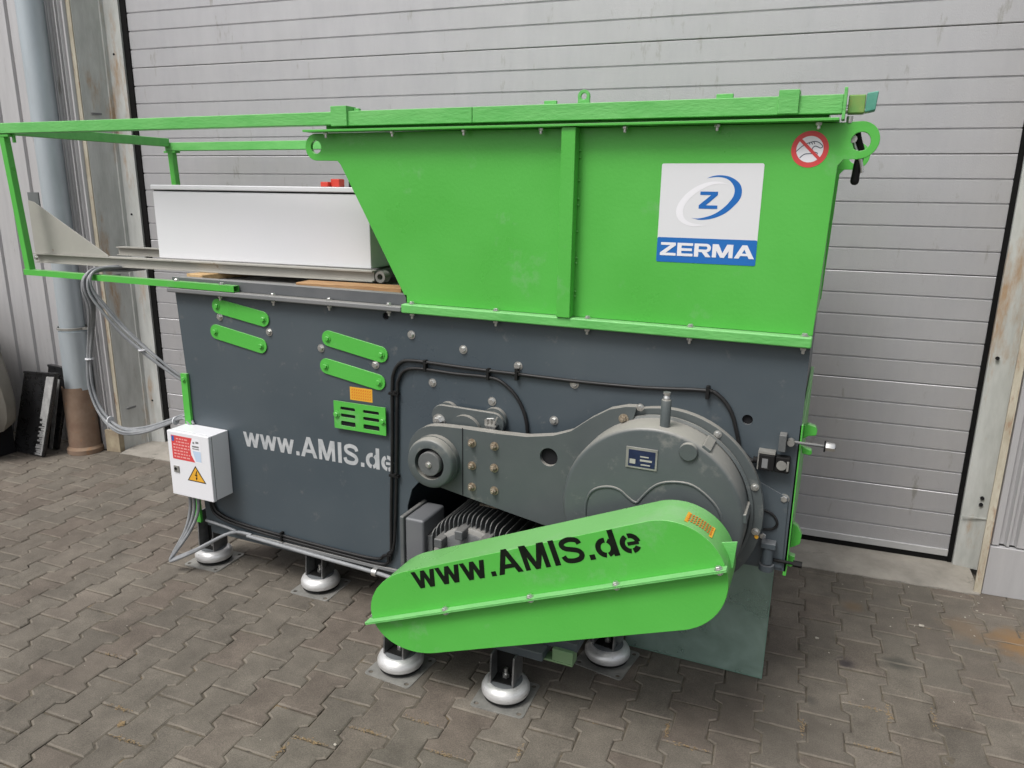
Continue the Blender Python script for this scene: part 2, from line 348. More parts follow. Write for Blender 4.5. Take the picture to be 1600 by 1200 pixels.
# shared fasteners (built round their own origin, axis towards -Y)
def hexbolt_mesh(name, r, h, m, stud=0.0, washer=True):
    g = G()
    if washer: g.lathe([(r * 1.45, 0), (r * 1.45, -0.002)], (0, 0, 0), 'Y', 20)
    g.lathe([(r, -0.002), (r, -h * 0.8), (r * 0.82, -h)], (0, 0, 0), 'Y', 6)
    if stud: g.lathe([(r * 0.55, -h), (r * 0.55, -h - stud), (r * 0.4, -h - stud - 0.002)], (0, 0, 0), 'Y', 12)
    me = bpy.data.meshes.new(name); me.from_pydata(g.v, [], g.f)
    b = bmesh.new(); b.from_mesh(me); bmesh.ops.recalc_face_normals(b, faces=b.faces); b.to_mesh(me); b.free()
    me.materials.append(m); return me
BOLT = hexbolt_mesh('bolt', 0.0105, 0.010, M['zinc'])
BOLTG = hexbolt_mesh('green_bolt', 0.0095, 0.008, M['green'])
BOLTR = hexbolt_mesh('rusty_bolt', 0.0105, 0.014, M['rbolt'], 0.006)
BOLTS = hexbolt_mesh('small_bolt', 0.008, 0.008, M['zinc'])
BOLTV = hexbolt_mesh('hanging_bolt', 0.0085, 0.009, M['zinc'], 0.008, False)
def bolt(x, y, z, parent, me=None, rz=None, name='bolt', down=False, up=False):
    R = Matrix.Rotation(random.uniform(0, 1) if rz is None else rz, 4, 'Y')
    if down: R = Matrix.Rotation(radians(90), 4, 'X') @ R      # head towards -Z
    if up: R = Matrix.Rotation(radians(-90), 4, 'X') @ R
    return inst(name, me or BOLT, Matrix.Translation((x, y, z)) @ R, parent)

# ------------------------------------------------------------------ lettering (strokes on a unit cap height)
def ribbon(pts, w, n=5):
    P = crom([Vector((p[0], p[1], 0)) for p in pts], n) if n > 1 else [Vector((p[0], p[1], 0)) for p in pts]
    L, R_ = [], []
    for i, p in enumerate(P):
        t = (P[min(i + 1, len(P) - 1)] - P[max(i - 1, 0)]).normalized(); q = Vector((-t.y, t.x, 0)) * w / 2
        L.append(p + q); R_.append(p - q)
    return [[tuple(L[i][:2]), tuple(L[i + 1][:2]), tuple(R_[i + 1][:2]), tuple(R_[i][:2])] for i in range(len(P) - 1)]
def ell(cx, cy, rx, ry, a0, a1, n=14):
    return [(cx + rx * cos(radians(a0 + (a1 - a0) * i / n)), cy + ry * sin(radians(a0 + (a1 - a0) * i / n))) for i in range(n + 1)]
def rc(x0, y0, x1, y1): return [[(x0, y0), (x1, y0), (x1, y1), (x0, y1)]]
def glyph(ch, stencil=True):
    if ch == 'w':
        q = [(0, .0), (.21, .64 - .43), (.45, 0), (.67, 0)]
        return ([[[(0, .74), (.2, .74), (.41, 0), (.2, 0)]], [[(.2, 0), (.41, 0), (.63, .74), (.45, .74)]],
                 [[(.45, .74), (.63, .74), (.87, 0), (.66, 0)]], [[(.66, 0), (.87, 0), (1.08, .74), (.88, .74)]]], 1.10)
    if ch == '.': return [rc(.09, 0, .29, .2)], .39
    if ch == 'A': return ([[[(0, 0), (.22, 0), (.61, 1), (.39, 1)]], [[(.39, 1), (.61, 1), (1.0, 0), (.78, 0)]], [[(.2, .22), (.70, .22), (.66, .39), (.28, .39)]]], 1.01)
    if ch == 'M': return ([rc(.09, 0, .28, 1), rc(.88, 0, 1.07, 1), [[(.09, 1), (.35, 1), (.68, 0), (.49, 0)]], [[(.81, 1), (1.07, 1), (.67, 0), (.48, 0)]]], 1.16)
    if ch == 'I': return [rc(.09, 0, .30, 1)], .39
    if ch == 'S': return [ribbon([(.80, .69), (.73, .84), (.46, .91), (.21, .84), (.16, .71), (.26, .59), (.47, .52), (.70, .43), (.78, .28), (.68, .13), (.44, .085), (.19, .14), (.10, .31)], .19)], .93
    if ch == 'd': return [ribbon(ell(.35, .37, .26, .285, 80, 262), .19, 1), ribbon(ell(.35, .37, .26, .285, 280, 420), .17, 1), rc(.57, 0, .77, 1)], .86
    if ch == 'e': return [ribbon(ell(.37, .37, .27, .285, 4, 96), .18, 1), ribbon(ell(.37, .37, .27, .285, 112, 262), .18, 1), ribbon(ell(.37, .37, .27, .285, 276, 328), .18, 1), rc(.27, .30, .66, .43)], .78
    if ch == 'Z': return [rc(.04, .80, .96, 1), rc(.0, 0, .98, .2), [[(.62, .8), (.96, .8), (.36, .2), (.0, .2)]]], 1.06
    if ch == 'E': return [rc(.0, 0, .26, 1), rc(.26, .8, .95, 1), rc(.26, .40, .9, .60), rc(.26, 0, .96, .2)], 1.04
    if ch == 'R': return [rc(.0, 0, .26, 1), rc(.26, .8, .74, 1), rc(.26, .36, .74, .56), ribbon(ell(.70, .68, .19, .22, -88, 88), .21, 1), [[(.46, .36), (.76, .36), (1.02, 0), (.70, 0)]]], 1.08
    if ch == 'm': return [rc(.0, 0, .25, 1), rc(.97, 0, 1.22, 1), [[(.0, 1), (.36, 1), (.74, .0), (.50, 0)]], [[(.86, 1), (1.22, 1), (.72, 0), (.48, 0)]]], 1.3
    if ch == 'a': return [[[(0, 0), (.28, 0), (.72, 1), (.44, 1)]], [[(.44, 1), (.72, 1), (1.16, 0), (.86, 0)]], [[(.24, .2), (.9, .2), (.82, .38), (.33, .38)]]], 1.2
def word(text, place, m, parent, cap, xs=1.0, name='letter', track=0.0):
    x = 0.0
    for ch in text:
        strokes, adv = glyph(ch)
        g = G(); e = 0.0
        for st in strokes:
            e += 0.00012
            for q in st: g.quad([place((x + p[0] * xs) * cap, p[1] * cap, e) for p in q])
        o = obj(name, g, m, parent, smooth=False, fix=False)
        x += (adv + track) * xs
    return x * cap

# ================================================================== THE SETTING
PHI = radians(3.8)
FO = Vector((0.691, 3.388, 0)); FU = Vector((cos(PHI), sin(PHI), 0)); FN = Vector((-sin(PHI), cos(PHI), 0))
FT = Matrix.Translation(FO) @ Matrix.Rotation(PHI, 4, 'Z')     # facade frame: x = u along the wall, y = n into the building
def F(u, n, z=0): return FO + FU * u + FN * n + Vector((0, 0, z))

g = G(); g.quad([(-60, -60, -0.0125), (60, -60, -0.0125), (60, 60, -0.0125), (-60, 60, -0.0125)])
tagit(obj('ground', g, M['joint'], smooth=False), kind='structure')

# --- pavers: double-T stones, 200 mm long, columns 140 mm apart, staggered by half
PA = radians(2.9)
pav = empty('block_paving', (0, 2.4, 0), PA, kind='structure')
def paver_geo(rng, jit=0.0018):
    w, n_, L = 0.0770, 0.0525, 0.0975
    half = [(w, -L), (w, -0.058), (n_, -0.044), (n_, 0.044), (w, 0.058), (w, L)]
    pts = half + [(-x, -y) for x, y in half]
    pts = [(x + rng.uniform(-jit, jit), y + rng.uniform(-jit, jit)) for x, y in pts]
    k = len(pts); ch = 0.0040
    inner = []
    for i in range(k):
        p0, p1, p2 = Vector(pts[i - 1]), Vector(pts[i]), Vector(pts[(i + 1) % k])
        a = (p1 - p0).normalized(); b = (p2 - p1).normalized()
        nrm = (Vector((-a.y, a.x)) + Vector((-b.y, b.x)))
        nrm = nrm / max(0.5, nrm.length_squared / 2) if nrm.length > 0 else nrm
        inner.append(tuple(p1 + nrm * ch * rng.uniform(0.8, 1.5)))
    v = [(x, y, -0.03) for x, y in pts] + [(x, y, -0.0036) for x, y in pts] + [(x, y, rng.uniform(-0.0004, 0.0004)) for x, y in inner]
    f = [(i, (i + 1) % k, (i + 1) % k + k, i + k) for i in range(k)] + [(i + k, (i + 1) % k + k, (i + 1) % k + 2 * k, i + 2 * k) for i in range(k)]
    f.append(tuple(range(2 * k, 3 * k)))
    return v, f
rng = random.Random(3)
PM = []
for i in range(10):
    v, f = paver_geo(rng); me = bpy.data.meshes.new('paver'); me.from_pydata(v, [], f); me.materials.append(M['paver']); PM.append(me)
def cpx(P):
    q = Vector(P) - CAM; z = q.dot(fw)
    return (800 + FPX * q.dot(r_) / z, 600 + FPX * q.dot(d_) / z, z)
PT = Matrix.Translation((-1.709, 1.893, 0)) @ Matrix.Rotation(PA, 4, 'Z')
cand = []
for ci in range(-46, 40):
    for ri in range(-14, 16):
        p = PT @ Vector((ci * 0.1325, ri * 0.1995 + (0.09975 if ci % 2 else 0.0), 0))
        loc = FT.inverted() @ p
        if loc.y > 0.07: continue
        x, y, z = cpx(p)
        vis = z > 0.2 and -70 < x < 1670 and 600 < y < 1290
        cand.append((p, vis, z))
def hidden(p):   # wholly under the machine or behind its legs
    return (-2.3 < p.x < -0.7 and 2.5 < p.y < 3.2)
seen = sorted([c for c in cand if c[1] and not hidden(c[0])], key=lambda c: c[2])
single = seen[:300]; rest = [c for c in cand if c not in single]
for p, vis, z in single:
    T = Matrix.Translation(p + Vector((rng.uniform(-.001, .001), rng.uniform(-.001, .001), rng.uniform(-0.0015, 0.0015)))) @ Matrix.Rotation(PA + rng.uniform(-.008, .008) + (pi if rng.random() < .5 else 0), 4, 'Z') @ Matrix.Rotation(rng.uniform(-.006, .006), 4, 'X') @ Matrix.Rotation(rng.uniform(-.008, .008), 4, 'Y')
    inst('paver', rng.choice(PM), T, pav)
g = G()
for p, vis, z in rest:
    v, f = paver_geo(rng)
    g.add(v, f, Matrix.Translation(p + Vector((0, 0, rng.uniform(-0.0015, 0.0015)))) @ Matrix.Rotation(PA + rng.uniform(-.008, .008), 4, 'Z') @ Matrix.Rotation(rng.uniform(-.008, .008), 4, 'Y'))
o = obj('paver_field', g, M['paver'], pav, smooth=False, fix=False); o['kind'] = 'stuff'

g = G(); import mathutils.noise as mn
nx, ny = 250, 130
v = []
for j in range(ny + 1):
    for i in range(nx + 1):
        x, y = -6.0 + 7.4 * i / nx, 0.7 + 2.75 * j / ny
        h = -0.0052 + 0.0052 * mn.noise((x * 5, y * 5, 1.3)) + 0.0026 * mn.noise((x * 26, y * 26, 4.1))
        v.append((x, y, min(-0.0006, h)))
g.add(v, [(j * (nx + 1) + i, j * (nx + 1) + i + 1, (j + 1) * (nx + 1) + i + 1, (j + 1) * (nx + 1) + i) for j in range(ny) for i in range(nx)])
o = obj('joint_sand', g, M['joint'], pav, fix=False); o['kind'] = 'stuff'

# --- straw, moss and pale chips lying in the joints
def scatter(name, spots, m, kind_label):
    g = G(); rr = random.Random(11)
    for (x, y, spread, n, s) in spots:
        for i in range(n):
            px, py = rr.gauss(x, spread), rr.gauss(y, spread)
            if (FT.inverted() @ Vector((px, py, 0))).y > -0.02: continue
            a = rr.uniform(0, pi); L = s * rr.uniform(.4, 1.3); w = L * (rr.uniform(.12, .3) if name == 'straw' else rr.uniform(.3, .7)); h = L * rr.uniform(.1, .3)
            T = Matrix.Translation((px, py, 0.001)) @ Matrix.Rotation(a, 4, 'Z') @ Matrix.Rotation(rr.uniform(-.3, .3), 4, 'X')
            g.box(-L / 2, L / 2, -w / 2, w / 2, 0, h, T)
    return tagit(obj(name, g, m, smooth=False, fix=False), kind_label, None, None, 'stuff')
scatter('chips', [(0.107, 2.74, .012, 2, .016), (0.465, 3.008, .01, 1, .014), (.62, 3.25, .10, 22, .007), (0.5, 3.1, .18, 16, .005), (.3, 2.7, .4, 18, .0035), (-1.5, 1.7, .6, 50, .003), (-3, 2.2, .7, 36, .0035), (-.6, 2.0, .4, 30, .003), (.4, 2.2, .3, 14, .003), (-1.22, 1.53, .006, 2, .014)], M['chip'], 'pale chips and grit scattered over the pavers')
def joint_line(x, y, L, n, s, along):      # straw caught along a joint
    out = []
    for i in range(int(n * 1.4)):
        t = max(-.5, min(.5, random.gauss(0, .25))) * L; a = PA if along == 'x' else PA + pi / 2
        out.append((x + cos(a) * t, y + sin(a) * t, .004, 1, s))
    return out
sp = []
for (x, y, L, n, al) in [(-1.27, 1.51, .13, 60, 'x'), (-1.14, 1.58, .12, 45, 'x'), (-1.93, 1.31, .10, 30, 'x'), (-1.90, 1.33, .02, 90, 'y'), (-1.78, 1.28, .12, 40, 'x'), (-1.36, 1.44, .08, 40, 'y'), (-.44, 2.01, .07, 40, 'y'), (-.9, 1.68, .12, 30, 'x'), (-.8, 1.72, .1, 22, 'y'),
                        (.22, 2.38, .10, 34, 'y'), (-1.0, 1.74, .12, 26, 'x'), (.3, 2.2, .12, 30, 'x'), (.05, 2.2, .1, 20, 'y'), (-.25, 1.95, .12, 26, 'x'), (.25, 2.3, .12, 20, 'x'), (-2.2, 1.5, .1, 16, 'x'), (.42, 2.42, .1, 20, 'y')]:
    q = PT.inverted() @ Vector((x, y, 0)); ci = round(q.x / .1325); off = .09975 if ci % 2 else 0.0
    if al == 'x': q = Vector((ci * .1325, (round((q.y - off - .09975) / .1995)) * .1995 + off + .09975, 0))
    else: q = Vector(((ci + .5) * .1325, q.y, 0))
    p_ = PT @ q; sp += joint_line(p_.x, p_.y, L, n, .006, al)
scatter('straw', sp, M['straw'], 'dry straw and moss caught in the paving joints')

# --- garage door
DN = 0.22
door = empty('garage_door', F(-2.3, DN, 0), PHI, 'grey sectional garage door with fine horizontal ribs behind the machine', 'garage door')
joints = [0.085 - 0.03 + 0.0, 0.352, 0.837, 1.312, 1.795, 2.275, 2.755, 3.235]
RIB = 0.0963
for i in range(len(joints) - 1):
    z0, z1 = joints[i] + 0.0015, joints[i + 1] - 0.0015
    nrib = round((z1 - z0) / RIB); st = (z1 - z0) / nrib
    prof = [(DN + 0.045, z0), (DN + 0.003, z0), (DN, z0 + 0.003)]
    for k in range(1, nrib):
        zc = z0 + k * st
        prof += [(DN, zc - 0.0048), (DN + 0.0060, zc - 0.0012), (DN + 0.0060, zc + 0.0012), (DN, zc + 0.0048)]
    prof += [(DN, z1 - 0.003), (DN + 0.003, z1), (DN + 0.045, z1)]
    g = G(); n = len(prof)
    u0, u1 = -4.5, -0.0675
    v = [(u0, p[0], p[1]) for p in prof] + [(u1, p[0], p[1]) for p in prof]
    f = [(k, k + 1, k + 1 + n, k + n) for k in range(n - 1)] + [(n - 1, 0, n, 2 * n - 1), tuple(range(n)), tuple(range(2 * n - 1, n - 1, -1))]
    g.add(v, f, FT)
    obj('door_panel', g, M['door'], door)
g = G().box(-4.5, -0.0675, DN + 0.012, DN + 0.03, 0.028, 3.25, FT); obj('door_core', g, M['seal'], door, smooth=False)
g = G().box(-4.5, -0.0675, DN - 0.006, DN + 0.02, 0.052, 0.084, FT); obj('bottom_rail', g, mat('bottom_rail_aluminium', (0.55, 0.55, 0.55), (0.46, 0.46, 0.46), rough=0.45, metal=0.3), door, bevel=.002)
g = G().box(-4.5, -0.0675, DN - 0.002, DN + 0.03, 0.026, 0.0515, FT); obj('rubber_seal', g, M['seal'], door)
g = G().box(-0.0665, -0.048, DN - 0.006, DN + 0.05, 0.026, 3.3, FT); obj('rubber_seal', g, M['seal'], door)
g = G().box(-4.540, -4.502, DN - 0.006, DN + 0.05, 0.0, 3.3, FT); obj('rubber_seal', g, M['seal'], door)

# --- jambs: profile polygons in plan (u, n), extruded up
def plan(g, pts, z0, z1, T):
    n = len(pts)
    v = [(p[0], p[1], z0) for p in pts] + [(p[0], p[1], z1) for p in pts]
    f = [tuple(range(n - 1, -1, -1)), tuple(range(n, 2 * n))] + [(i, (i + 1) % n, (i + 1) % n + n, i + n) for i in range(n)]
    return g.add(v, f, T)
jr = empty('door_jamb', F(0, 0.1, 0), PHI, 'galvanised steel door jamb with rusty edge right of the garage door', 'door jamb')
g = plan(G(), [(-0.047, DN - 0.02), (0.055, DN - 0.035), (0.055, DN + 0.1), (-0.047, DN + 0.1)], 0.02, 3.3, FT); obj('column', g, M['jamb'], jr, bevel=.002)
g = plan(G(), [(0.0, 0.0), (0.026, -0.004), (0.030, 0.03), (0.054, DN - 0.036), (0.048, DN - 0.036), (0.022, 0.03), (0.0, 0.006)], 0.0, 3.3, FT); obj('edge_trim', g, M['lip'], jr, bevel=.001)
g = G().box(-0.045, 0.05, DN - 0.0375, DN - 0.0335, 0.264, 0.269, FT); obj('weld_seam', g, M['jamb'], jr)
for (u, z) in [(0.018, .36), (0.018, .33), (-.02, .98)]:
    g = G().lathe([(.008, -.002), (.008, .004)], (u, DN - 0.035, z), 'Y', 12, FT); obj('bolt_hole_shade', g, M['black_in'], jr)  # flat black discs paint the dark of the holes
jl = empty('door_jamb', F(-4.65, 0.1, 0), PHI, 'broad galvanised door jamb with rust stains left of the garage door', 'door jamb')
g = plan(G(), [(-4.705, 0.036), (-4.70, 0.036), (-4.648, DN - 0.05), (-4.640, DN - 0.05), (-4.634, DN - 0.03), (-4.548, DN - 0.018), (-4.541, DN - 0.018), (-4.541, DN + .1), (-4.80, DN + .1), (-4.74, 0.05)], 0.0, 3.3, FT); obj('column', g, M['jamb'], jl, bevel=.0015)
g = plan(G(), [(-4.722, 0.022), (-4.703, 0.030), (-4.705, 0.05), (-4.735, 0.05)], 0.0, 3.3, FT); obj('edge_trim', g, M['lip'], jl, bevel=.001)
for z in (.27, 1.10, 2.02):   # punched tabs on the jamb face
    g = G().beam(F(-4.685, 0.07, z), F(-4.668, 0.16, z + 0.004), 0.018, 0.012); obj('bent_tab', g, M['lidsteel'], jl)
for (u, z) in [(-4.60, .30), (-4.60, 1.46), (-4.60, 2.35), (-4.655, 1.75)]:
    g = G().lathe([(.006, -.002), (.006, .004)], (u, DN - 0.026, z), 'Y', 10, FT); obj('bolt_hole_shade', g, M['black_in'], jl)  # black discs on the face, painted as hole shade
g = plan(G(), [(-4.80, -0.012), (-4.70, -0.002), (-4.70, 0.034), (-4.80, 0.03)], 0.0, .14, FT); obj('patched_foot', g, mat('mud_stained_sheet', (0.42, 0.36, 0.25), (0.25, 0.2, 0.14), rough=.8, nscale=12), jl)

# --- cladding: trapezoidal sheets
def cladding(name, label, ribs, u0, u1, n0, z0, z1, depth=0.02):
    e = empty(name, F((u0 + u1) / 2, n0, 0), PHI, label, 'wall cladding')
    edges = [u0] + ribs + [u1]
    for k in range(len(ribs) + 1):       # each tray between two grooves is its own sheet
        a = edges[k] + (0.0 if k == 0 else 0.008); b = edges[k + 1] - (0.0 if k == len(ribs) else 0.008)
        pr = [(a, n0 + depth), (a + 0.006, n0), (b - 0.006, n0), (b, n0 + depth), (b, n0 + depth + .004), (a, n0 + depth + .004)]
        g = plan(G(), pr, z0, z1, FT); obj('cladding_sheet', g, M['clad'], e, bevel=.001)
    g = G().box(u0, u1, n0 + depth + .003, n0 + depth + 0.03, z0, z1, FT); obj('backing_sheet', g, M['clad'], e)
    return e
ribsL = [-9.5 + 0.165 * k for k in range(29)]
cladding('wall_cladding', 'ribbed light grey steel wall cladding left of the garage door', [r for r in ribsL if r < -4.9], -9.7, -4.858, 0.05, 0.0, 3.4)
cladding('wall_cladding', 'narrow finely fluted steel strip between downpipe and left door jamb', [-4.826, -4.800, -4.782, -4.752], -4.855, -4.724, 0.006, 0.0, 3.4, .012)
rc_ = cladding('wall_cladding', 'light grey steel wall cladding at the right picture edge', [0.075, 0.112] + [0.36 + 0.3 * k for k in range(12)], 0.031, 4.2, 0.012, 0.225, 3.4)
g = G().box(0.031, 4.2, 0.004, 0.03, 0.0, 0.219, FT); obj('plinth_sheet', g, M['clad'], rc_, bevel=.002)
g = G().box(-9.7, 4.2, -0.05, 0.45, 3.42, 3.7, FT); tagit(obj('lintel', g, M['clad']), 'grey steel lintel over door and cladding above the picture', 'lintel')

# --- threshold slab
g = G()
n0, n1 = -0.02, DN + 0.35
v = []
for i in range(61):
    u = -4.68 + i * (4.68 + 0.02) / 60
    j = random.uniform(-.006, .006)
    v += [(u, n0 + j, -0.02), (u, n0 + j, 0.004 + random.uniform(-.001, .002)), (u, n0 + 0.05, 0.012), (u, DN, 0.026), (u, n1, 0.027)]
f = []
for i in range(60):
    for k in range(4): f.append((i * 5 + k, i * 5 + k + 1, i * 5 + k + 6, i * 5 + k + 5))
g.add(v, f, FT)
tagit(obj('threshold', g, M['concrete'], fix=True), kind='structure')

# --- downpipe
pp = empty('downpipe', F(-4.93, -0.03, 0), PHI, 'round grey zinc downpipe with rusty cast iron foot left of the jamb', 'downpipe')
pc = lambda z: F(-4.925 + 0.016 * min(z, 1.2), -0.045, z)
g = G().tube([pc(0.41), pc(0.77)], 0.080, 40); obj('pipe', g, M['pipe'], pp)
g = G().tube([pc(0.7702), pc(1.2), pc(3.5)], 0.0695, 40); obj('pipe', g, M['pipe'], pp)
g = G().lathe([(0.08, 0.03), (0.09, 0.035), (0.09, 0.0), (0.104, 0.0), (0.105, 0.028), (0.091, 0.045), (0.089, 0.20), (0.088, 0.415), (0.0875, 0.425), (0.079, 0.42)], tuple(F(-4.93, -0.05, 0)), 'Z', 40, cap=False); obj('iron_foot', g, M['rustpipe'], pp)
g = G().lathe([(0.0815, 0), (0.085, .002), (0.085, .014), (0.0815, .016)], tuple(pc(0.78)), 'Z', 36, cap=False); g.beam(pc(.788) + FU * .083, pc(.788) + FU * .145 + FN * .02, .012, .012); obj('pipe_clamp', g, M['galv'], pp)

# --- plastic grates leaning beside the downpipe
def slab(g, bl, br, tr, tl, t, s0=0.0, s1=1.0, r0=0.0, r1=1.0, lift=0.0):
    bl, br, tr, tl = map(Vector, (bl, br, tr, tl)); n = (br - bl).cross(tl - bl).normalized()
    if n.y > 0: n = -n
    P = lambda a, b: (bl.lerp(br, a)).lerp(tl.lerp(tr, a), b) + n * lift
    f = [P(s0, r0), P(s1, r0), P(s1, r1), P(s0, r1)]
    g.add(f + [p - n * t for p in f], [(0, 1, 2, 3), (7, 6, 5, 4), (0, 4, 5, 1), (1, 5, 6, 2), (2, 6, 7, 3), (3, 7, 4, 0)]); return g
def trough(label, c, stripe, notches, loc):
    e = empty('plastic_trough', loc, 0, label, 'plastic trough', 'black plastic troughs')
    obj('shell', slab(G(), *c, .022), M['plastic'], e, bevel=.006)
    obj('end_plate', slab(G(), *c, .03, 0, 1, .985, 1.012, .004), M['plastic'], e, bevel=.002)
    g = G(); rr = random.Random(3)
    a, b, r0, r1 = stripe
    if notches:
        slab(g, *c, .004, a, b, .46, r1, .004)
        k = 16
        for i in range(k):
            q = r0 + (.46 - r0) * i / k; slab(g, *c, .004, a + rr.uniform(.0, .5) * (b - a) * (1 if i % 2 else .2), b, q, q + (.46 - r0) / k * rr.uniform(.55, .95), .004)
        slab(g, *c, .003, b - .05, b, r0, .46, .0035)
    else: slab(g, *c, .004, a, b, r0, r1, .004)
    obj('comb_strip', g, M['comb'], e)
trough('front black plastic trough with pale comb strip leaning by the downpipe', [(-4.612, 2.80, .004), (-4.333, 2.80, .004), (-4.205, 2.87, .528), (-4.497, 2.87, .512)], (.74, .97, .02, .965), True, (-4.47, 2.80, 0))
trough('rear black plastic trough half hidden between front trough and downpipe', [(-4.50, 2.93, .004), (-4.385, 2.93, .004), (-4.215, 2.96, .535), (-4.40, 2.96, .545)], (.42, .66, .0, .86), False, (-4.45, 2.95, 0))

# --- tarpaulin heap at the left edge
tp = empty('tarpaulin', (-5.0, 2.6, 0), 0, 'dusty brown grey tarpaulin draped over a stack, cut off by the left picture edge', 'tarpaulin')
g = G(); nu, nv = 40, 24; v = []
prof_ = [(.20, -4.40), (.27, -4.36), (.36, -4.35), (.46, -4.365), (.62, -4.41), (.78, -4.50), (.90, -4.66), (.98, -4.98)]
def xr(z):
    for (z0, a), (z1, b) in zip(prof_, prof_[1:]):
        if z <= z1: return a + (b - a) * (z - z0) / (z1 - z0)
    return prof_[-1][1]
for j in range(nv + 1):
    z = .20 + .77 * j / nv
    for i in range(nu + 1):
        a = 2 * pi * i / nu; R = (xr(z) + 5.10) * (1 + .035 * sin(7 * a + 2.5 * z) + .02 * sin(15 * a + 6 * z))
        ca, sa = cos(a), sin(a)
        v.append((-5.16 + R * math.copysign(abs(ca) ** .7, ca), 2.66 + .20 * math.copysign(abs(sa) ** .7, sa) * (1 + .05 * sin(9 * a)), z + (.03 * sin(6 * a) if j == 0 else 0)))
f = [(j * (nu + 1) + i, j * (nu + 1) + i + 1, (j + 1) * (nu + 1) + i + 1, (j + 1) * (nu + 1) + i) for j in range(nv) for i in range(nu)]
f.append(tuple(nv * (nu + 1) + i for i in range(nu)))
g.add(v, f); obj('sheet', g, M['tarp'], tp)
obj('stack_base', G().box(-5.6, -4.58, 2.60, 2.80, 0.003, .26), M['black_in'], tp)  # black box paints the deep shade under the hanging sheet

# ================================================================== THE MACHINE
YB = 2.2
mach = empty('shredder', (-1.23, 2.6, 0), 0, 'large dark grey and green industrial shredder with hopper standing on levelling feet before the door', 'shredder')

# ---- body
outer = [(-2.43, 1.214), (-0.040, 1.214), (-0.037, 0.52), (-0.30, 0.515), (-0.55, 0.56), (-0.70, 0.605), (-1.25, 0.622), (-1.30, 0.602), (-1.342, 0.555), (-1.363, 0.485), (-1.365, 0.212), (-2.375, 0.205)]
body = obj('body_panel', G().prism([outer, circ(-0.189, 0.980, 0.0155, 20), circ(-1.435, 1.192, .013, 16)], YB, YB + 0.010), M['dark'], mach, bevel=.0015, smooth=False)
obj('bolt_hole_shade', G().lathe([(.0165, YB + .0102), (.0165, YB + .0113)], (-.189, 0, .980), 'Y', 20), M['black_in'], body)  # black disc behind the opening paints the shade inside it
obj('bolt_hole_shade', G().lathe([(.014, YB + .0102), (.014, YB + .0113)], (-1.435, 0, 1.192), 'Y', 16), M['black_in'], body)  # same black disc, shade painted behind the second opening
obj('body_housing', G().box(-2.36, -1.40, YB + .0115, 3.02, 0.235, 1.20).box(-1.3985, -0.062, YB + .0115, 3.02, 0.635, 1.20).box(-0.62, -0.062, YB + .35, 3.02, 0.53, .634), M['dark'], mach)
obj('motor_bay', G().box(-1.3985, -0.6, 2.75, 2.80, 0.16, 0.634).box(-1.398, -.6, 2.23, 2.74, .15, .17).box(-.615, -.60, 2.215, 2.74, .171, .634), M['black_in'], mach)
obj('side_panel', G().box(-0.0615, -0.046, YB + .0105, 3.05, 0.53, 1.20), M['dark'], mach)
# base frame
obj('base_frame', G().box(-2.37, -1.375, YB + .012, YB + .08, 0.165, 0.232).box(-2.37, -0.42, 2.86, 2.98, 0.15, 0.232).box(-.66, -.545, YB + .012, YB + .13, .15, .60).box(-1.30, -.72, 1.95, 2.2, .165, .195), M['dark'], mach, bevel=.004)
obj('bottom_lip', G().box(-2.24, -1.375, YB - .012, YB - .002, 0.200, 0.214), M['lidsteel'], mach, bevel=.002)
# body flange (left, grey) and hopper flange (green)
obj('body_flange', G().box(-2.44, -1.352, 2.166, YB - .001, 1.2155, 1.2345), M['lidsteel'], mach, bevel=.005)
lid = obj('deck_plate', G().box(-2.44, -1.30, 2.243, 3.04, 1.2365, 1.256), M['lidsteel'], mach, bevel=.003)
# open ended rail on the deck
rail = G(); rail.box(-2.44, -1.347, 2.2, 2.241, 1.235, 1.239).box(-2.44, -1.347, 2.2, 2.241, 1.268, 1.272).box(-2.44, -1.347, 2.2, 2.204, 1.2391, 1.2679).box(-2.44, -1.347, 2.237, 2.241, 1.2391, 1.2679)
obj('deck_rail', rail, mat('deck_rail_paint', (0.095, 0.103, 0.11), (0.12, 0.125, 0.13), rough=.45, nscale=6, dust=(.3, .3, .29), dustamt=.6), mach)
for x, z in [(-2.203, 1.129), (-1.961, 1.089), (-1.721, 1.049), (-1.483, 1.011), (-1.331, 1.134), (-1.128, 1.101), (-0.925, 1.065), (-1.249, 0.971), (-1.019, 0.932), (-0.728, 1.027), (-0.794, 0.895), (-0.064, 0.753), (-0.112, 0.625), (-0.101, 0.535)]:
    bolt(x, YB, z, mach)
for x in (-2.178, -1.917, -1.663, -1.410, -1.317, -1.001, -0.688, -0.372, -0.058):
    bolt(x, 2.184, 1.2153 if x < -1.35 else 1.2133, mach, BOLTV, down=True)
    bolt(x, 2.184, 1.2348 if x < -1.35 else 1.2455, mach, BOLTS, up=True)
# oblong green cover plates
def capsule(x0, z0, x1, z1, r, n=10):
    a = math.degrees(math.atan2(z1 - z0, x1 - x0))
    return arc(x1, z1, r, a - 90, a + 90, n) + arc(x0, z0, r, a + 90, a + 270, n)
for (x0, z0, x1, z1) in [(-2.205, 1.172, -1.985, 1.138), (-2.225, 1.068, -2.005, 1.032), (-1.682, 1.090, -1.458, 1.052), (-1.697, .984, -1.472, .948)]:
    cp = obj('cover_plate', G().prism([capsule(x0, z0, x1, z1, .0295)], YB - .006, YB - .0005), M['green'], mach, bevel=.0012)
    for (x, z) in ((x0, z0), (x1, z1)): bolt(x + (-.004 if x == x0 else .004), YB - .0065, z, cp, BOLTG)
